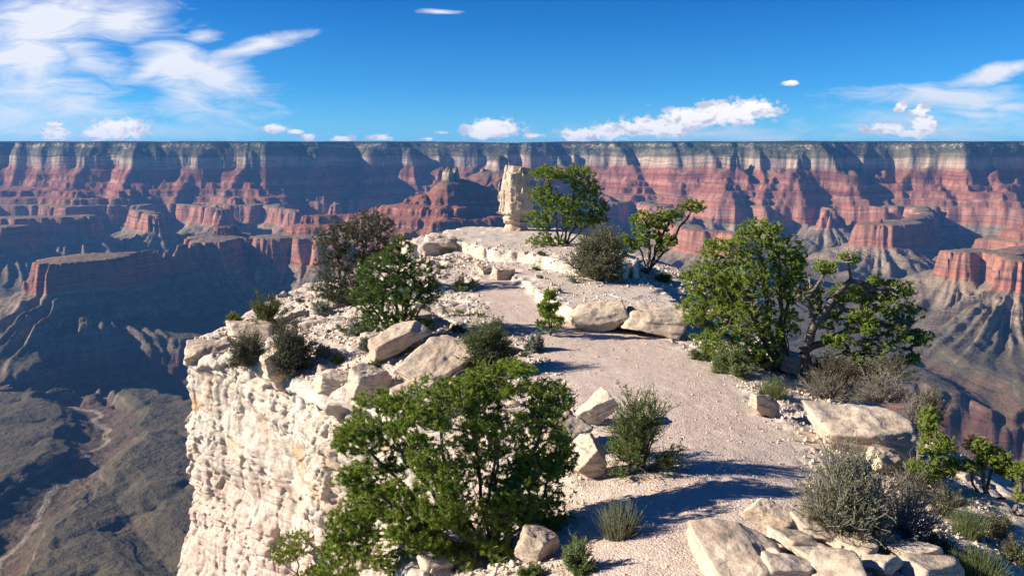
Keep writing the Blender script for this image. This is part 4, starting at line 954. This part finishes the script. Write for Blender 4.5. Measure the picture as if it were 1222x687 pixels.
    tuft(1165, 690, 76, 46, 'yellow-green ephedra clump in the bottom right corner', 90, 'ephedra', n=700)
    tuft(922, 474, 46, 30, 'feathery green ephedra at the foot of the largest pinyon', 91, 'ephedra', n=500)
    shrub(872, 446, 54, 40, 'green undergrowth shrub below the left side of the largest pinyon', 92, 'leafy', nst=50, tipn=10, leaf=(9, .05, .014, .07))
    shrub(990, 478, 90, 44, 'tangled dry brush around the gnarled trunk', 93, 'leafy_grey', nst=90, tipn=12, bare=.85, name='dead_brush', cat='dead brush', leaf=(4, .04, .012, .06))
    shrub(1055, 480, 80, 50, 'tangled dry brush behind the large boulder', 94, 'leafy_grey', nst=80, tipn=12, bare=.8, name='dead_brush', cat='dead brush', leaf=(4, .04, .012, .06), Y=23.5)
    shrub(1090, 520, 40, 60, 'pale leafless bush right of the large boulder', 95, 'leafy_grey', nst=40, tipn=12, bare=.9, name='dead_brush', cat='dead brush', leaf=(4, .04, .012, .06), Y=20.5)
    for i, (a, b, w_, h_) in enumerate([(1130, 610, 60, 40), (1190, 640, 50, 36), (1085, 590, 50, 44), (1215, 670, 40, 40), (1120, 660, 46, 34)]):
        shrub(a, b, w_, h_, ['dry brown brush on the right slope beneath the small ragged juniper', 'dry brown brush on the right slope between the ephedra clump and the low juniper', 'dry brown brush just right of the leafless brush', 'dry brown brush in the bottom right corner', 'dry brown brush left of the corner ephedra clump'][i], 120+i, 'leafy_grey', nst=50, tipn=12, bare=.6, name='dead_brush', cat='dead brush', leaf=(5, .03, .01, .06), stem='twig')
    for i, (a, b, w_, h_, lb) in enumerate([(985, 452, 46, 34, 'dark shrub behind the gnarled trunk'), (1022, 462, 44, 30, 'dark shrub between the gnarled trunk and the large boulder'), (838, 428, 34, 24, 'small shrub at the gravel edge under the left of the largest pinyon'), (520, 410, 22, 12, 'small green tuft left of the rounded dusky shrub'), (600, 420, 30, 22, 'grey-green tuft right of the rounded dusky shrub'), (445, 440, 20, 12, 'small plant in a crack above the upright cream block')]):
        shrub(a, b, w_, h_, lb, 140+i, 'shrub_green', nst=44, tipn=9, leaf=(8, .045, .013, .06), stem='twig')
    for i, (a, b, w_, h_, lb) in enumerate([(1000, 462, 70, 50, 'dense dry brush at the root of the gnarled trunk'), (1060, 455, 70, 40, 'dense dry brush under the drooping right limbs of the gnarled pinyon'), (1105, 505, 50, 50, 'reddish dry brush above the small ragged juniper')]):
        shrub(a, b, w_, h_, lb, 160+i, 'leafy_grey', nst=80, tipn=12, bare=.7, name='dead_brush', cat='dead brush', leaf=(5, .04, .012, .06), stem='twig', Y=[25.5, 25, 22][i])
    proto = [shrub(505, 405, 16, 9, 'little green plant growing among the stones of the left slope', 180+i, ['olive', 'sage', 'yellow_green'][i], name='small_plant', cat='plant', nst=14, tipn=5, leaf=(6, .05, .014, .06), group='little plants among the stones') for i in range(3)]
    rs = np.random.RandomState(77); k = 0
    while k < 46:
        x = rs.uniform(-12, 3); y = rs.uniform(13, 50)
        if rim_sd(np.array([x], np.float32), np.array([y], np.float32))[0] < .5 or pmask(np.array([x], np.float32), np.array([y], np.float32))[0] > .1: continue
        z = ground_z(x, y)[0]; o = proto[k % 3]
        if k >= 3:
            c = o.copy(); C.objects.link(c)
            for ch in o.children: q = ch.copy(); C.objects.link(q); q.parent = c
            o = c
        o.location = (x, y, z-.02); o.rotation_euler = (0, 0, rs.uniform(0, 6.3)); o.scale = [rs.uniform(.6, 1.3)]*3; k += 1
    shrub(785, 352, 34, 14, 'bleached fallen branches on the ledge in front of the crooked pinyon', 96, 'sage', nst=12, tipn=3, bare=1.0, name='fallen_branches', cat='dead wood')

def make_materials():
    M['boulder'] = boulder_mat(); M['gravel'] = gravel_mat()
    M['bark'] = bark_mat('bark_grey_brown', (.07, .05, .04), (.20, .16, .13)); M['dead'] = bark_mat('dead_wood', (.16, .13, .11), (.34, .30, .27)); M['twig'] = bark_mat('twig_brown', (.06, .045, .035), (.16, .12, .09))
    M['pinyon'] = leaf_mat('pinyon_needles', (.06, .095, .016), (.24, .32, .035), (.44, .50, .09))
    M['pinyon_dark'] = leaf_mat('dark_pinyon_needles', (.04, .075, .016), (.11, .19, .03), (.24, .31, .06))
    M['grey_green'] = leaf_mat('juniper_scales', (.06, .07, .045), (.125, .14, .085), (.20, .21, .13), .15)
    M['grey_olive'] = leaf_mat('grey_olive_leaves', (.08, .085, .05), (.17, .18, .10), (.26, .26, .15), .2)
    M['olive'] = leaf_mat('olive_leaves', (.06, .075, .025), (.13, .15, .05), (.22, .22, .09))
    M['yellow_green'] = leaf_mat('yellow_green_leaves', (.10, .12, .02), (.22, .24, .05), (.34, .32, .08))
    M['sage'] = leaf_mat('sage_leaves', (.14, .16, .13), (.26, .29, .24), (.36, .38, .32), .15)
    M['shrub_green'] = leaf_mat('shrub_leaves', (.05, .07, .03), (.12, .16, .055), (.20, .23, .09))
    M['leafy'] = leaf_mat('fresh_leaves', (.06, .09, .025), (.15, .21, .055), (.26, .31, .10), .3)
    M['leafy_grey'] = leaf_mat('grey_leaves', (.10, .11, .055), (.20, .22, .11), (.30, .30, .17), .2)
    M['ephedra'] = leaf_mat('ephedra_stems', (.10, .13, .04), (.20, .24, .09), (.30, .32, .14), .1)
    M['ephedra_grey'] = leaf_mat('ephedra_grey_stems', (.12, .14, .08), (.22, .24, .15), (.32, .33, .22), .1)
M = {}
# ------------------------------------------------------------------ sky, sun, haze, camera
SUN_EL = math.radians(26); SUN_AZ = math.radians(-92)   # azimuth from +Y, clockwise positive
SD = np.array([math.sin(SUN_AZ)*math.cos(SUN_EL), math.cos(SUN_AZ)*math.cos(SUN_EL), math.sin(SUN_EL)])

# clouds: bearing/height of centre, half width, half height, tilt, weight
PUFF = [(140,155,36,13,0,1),(118,161,20,8,0,1),(66,160,16,11,0,.9),(66,148,12,3,0,.8),(327,154,15,5,0,1),(352,157,10,3,0,.8),(368,164,7,6,0,.9),(408,166,15,4,0,.9),(455,164,14,4,0,.9),(588,153,32,11,0,1.15),(575,160,20,6,0,1),(637,162,13,3,0,.7),
        (512,166,10,2,0,.6),(530,158,10,2,0,.5),(875,134,50,13,0,1.15),(830,140,46,12,0,1.1),(780,152,52,11,0,1.05),(725,158,38,9,0,1),(690,162,24,9,0,1),(900,128,26,9,0,1.1),(1102,150,16,14,0,1.1),(1060,154,26,7,0,.9),(1098,132,14,7,0,.9),(1075,128,8,6,0,.7),(944,99,9,3,0,1),(1085,159,24,5,0,1)]
WISP = [(60,30,100,30,-.15,1.2),(150,28,60,24,-.1,1.1),(30,75,80,40,.2,1.0),(95,70,60,26,.3,.8),(10,140,90,50,0,.95),(90,125,70,40,.3,.8),(30,105,90,40,0,.9),(215,78,50,32,.3,1.2),(262,92,46,26,.1,1.15),(185,80,44,12,-.35,1.1),(232,118,40,30,0,1.0),(300,58,58,9,-.16,1.1),(275,128,50,28,.2,.4),
        (523,14,26,3,0,1.0),(240,46,24,6,-.1,.9),(1130,115,110,14,0,1.05),(1185,88,70,8,-.22,1.15),(1160,132,60,6,0,.9),(900,165,150,7,0,.65),(960,158,50,12,0,.45),(170,158,120,14,0,.6),(60,150,110,30,0,.8),(1130,150,120,22,0,.75),(820,158,150,12,0,.7),(1200,122,40,9,0,.9)]

def world():
    w = bpy.data.worlds.new('World'); bpy.context.scene.world = w; w.use_nodes = True
    nt = w.node_tree; n = nt.nodes; l = nt.links; bg = n['Background']
    T = NT.__new__(NT); T.n = n; T.l = l; T.t = nt
    sky = n.new('ShaderNodeTexSky'); sky.sky_type = 'NISHITA'; sky.sun_disc = False
    sky.sun_elevation = SUN_EL; sky.sun_rotation = SUN_AZ; sky.altitude = 2200; sky.air_density = 1.0; sky.dust_density = .3; sky.ozone_density = 3.0
    d = T.add('ShaderNodeTexCoord').outputs['Generated']; sp = T.add('ShaderNodeSeparateXYZ', {0: d})
    y = T.math('MAXIMUM', sp.outputs[1], .05); u = T.math('DIVIDE', sp.outputs[0], y); v = T.math('DIVIDE', sp.outputs[2], y)
    grad = T.ramp(T.mapr(sp.outputs[2], 0, .30), [(0, (.27, .56, .74)), (.25, (.10, .39, .63)), (.6, (.02, .265, .54)), (1, (.003, .19, .46))])
    base = T.mix(1.0, sky.outputs[0], grad, 'MULTIPLY')
    P = T.add('ShaderNodeCombineXYZ', {0: u, 1: v, 2: 0.0}).outputs[0]
    wv = T.add('ShaderNodeTexNoise', {'Vector': T.vscale(P, (3, 6, 1)), 'Scale': 1.5, 'Detail': 3}).outputs['Color']
    Pw = T.add('ShaderNodeVectorMath', {0: P, 1: T.vscale(T.add('ShaderNodeVectorMath', {0: wv, 1: (.5, .5, .5)}, operation='SUBTRACT').outputs[0], (.08, .035, 0))}, operation='ADD').outputs[0]
    npuff = T.noise(T.vscale(P, (1, 1.4, 1)), 75, 6, .58); npuff2 = T.noise(T.vscale(T.add('ShaderNodeVectorMath', {0: P, 1: (.004, -.006, 0)}, operation='ADD').outputs[0], (1, 1.4, 1)), 75, 6, .58)
    rot = T.add('ShaderNodeMapping', {'Vector': Pw, 'Rotation': (0, 0, .25), 'Scale': (1, 4.2, 1)}).outputs[0]
    nw = T.noise(rot, 13, 8, .64, .8)
    def field(L, src):
        acc = None
        for (px, py, rx, ry, tl, wt) in L:
            r = ray(px, py); c = (r[0]/r[1], r[2]/r[1], 0); k = math.hypot(1, (px-611)/F)
            m = T.add('ShaderNodeMapping', {'Vector': src, 'Location': c, 'Rotation': (0, 0, -tl), 'Scale': (rx/F*1.25, ry/F*1.25, 1)}, vector_type='TEXTURE')
            ln = T.add('ShaderNodeVectorMath', {0: m.outputs[0]}, operation='LENGTH').outputs['Value']
            f = T.math('MULTIPLY', T.math('SUBTRACT', 1.0, ln), wt)
            acc = f if acc is None else T.math('MAXIMUM', acc, f)
        return acc
    pf = field(PUFF, P); wf = field(WISP, Pw)
    pf = T.math('MAXIMUM', pf, -1.0); wf = T.math('MAXIMUM', wf, -1.0)
    pd_ = T.mapr(T.math('ADD', pf, T.math('MULTIPLY', T.math('SUBTRACT', npuff, .5), 2.6)), .02, .40)
    wd = T.mapr(T.math('ADD', T.math('MULTIPLY', wf, .85), T.math('MULTIPLY', T.math('SUBTRACT', nw, .5), 1.7)), -.03, .74); wd = T.math('MULTIPLY', T.math('POWER', wd, 1.15), .93)
    front = T.mapr(sp.outputs[1], .05, .12)
    lit = T.mapr(T.math('ADD', T.math('MULTIPLY', T.math('SUBTRACT', npuff2, npuff), 4.0), T.math('SUBTRACT', pf, .15)), -.5, .45)
    ccol = T.mix(lit, (3.1, 3.0, 3.4), (5.6, 5.3, 5.0))
    low = T.mapr(v, .0, .05, .35, 1.0)
    col = T.mix(T.math('MULTIPLY', T.math('MULTIPLY', wd, front), T.mapr(v, .0, .10, .6, 1.0)), base, (4.4, 4.4, 4.6))
    col = T.mix(T.math('MULTIPLY', pd_, front), col, ccol)
    l.new(col, bg.inputs[0]); bg.inputs[1].default_value = .11
    return w

def setup():
    sc = bpy.context.scene
    world()
    s = bpy.data.lights.new('sun', 'SUN'); s.energy = 5.0; s.angle = math.radians(.55); s.color = (1, .90, .76)
    o = bpy.data.objects.new('sun', s); C.objects.link(o)
    from mathutils import Vector
    o.rotation_euler = Vector(SD).to_track_quat('Z', 'Y').to_euler(); o.location = (-200, 0, 120)
    cam = bpy.data.cameras.new('camera'); cam.sensor_width = 36; cam.lens = 36*F/1222; cam.clip_end = 120000; cam.clip_start = .3
    co = bpy.data.objects.new('camera', cam); C.objects.link(co); co.rotation_euler = (PI/2-PITCH, 0, 0)
    sc.camera = co
    sc.view_settings.view_transform = 'Standard'; sc.view_settings.look = 'None'; sc.view_settings.exposure = 1.0; sc.view_settings.gamma = 1
    sc.render.engine = 'CYCLES'
    sc.cycles.use_denoising = True; sc.cycles.max_bounces = 4; sc.cycles.diffuse_bounces = 2; sc.cycles.glossy_bounces = 1
    sc.cycles.transmission_bounces = 2; sc.cycles.transparent_max_bounces = 4; sc.cycles.volume_bounces = 0
    sc.cycles.use_adaptive_sampling = True; sc.cycles.adaptive_threshold = .01

def haze():
    me = bpy.data.meshes.new('haze')
    x0, x1, y0, y1, z0, z1 = -31000, 31000, -3000, 32000, -1700, 620
    v = [(x, y, z) for x in (x0, x1) for y in (y0, y1) for z in (z0, z1)]
    me.from_pydata(v, [], [(0, 1, 3, 2), (4, 6, 7, 5), (0, 4, 5, 1), (2, 3, 7, 6), (0, 2, 6, 4), (1, 5, 7, 3)])
    m = bpy.data.materials.new('haze'); m.use_nodes = True; nt = m.node_tree
    nt.nodes.remove(nt.nodes['Principled BSDF'])
    p = nt.nodes.new('ShaderNodeVolumePrincipled'); p.inputs['Color'].default_value = (.16, .44, 1, 1); p.inputs['Density'].default_value = HAZE
    p.inputs['Anisotropy'].default_value = .1
    nt.links.new(p.outputs[0], nt.nodes['Material Output'].inputs['Volume'])
    me.materials.append(m); o = bpy.data.objects.new('haze', me); C.objects.link(o); tag(o, kind='stuff')
HAZE = 2.3e-5

tag(canyon_mesh(.75), kind='structure'); haze()
VOXK = 1.0
p = promontory(); tag(p, kind='structure')
make_materials(); rocks(); standing_rock(); gravel(); plants()
setup()
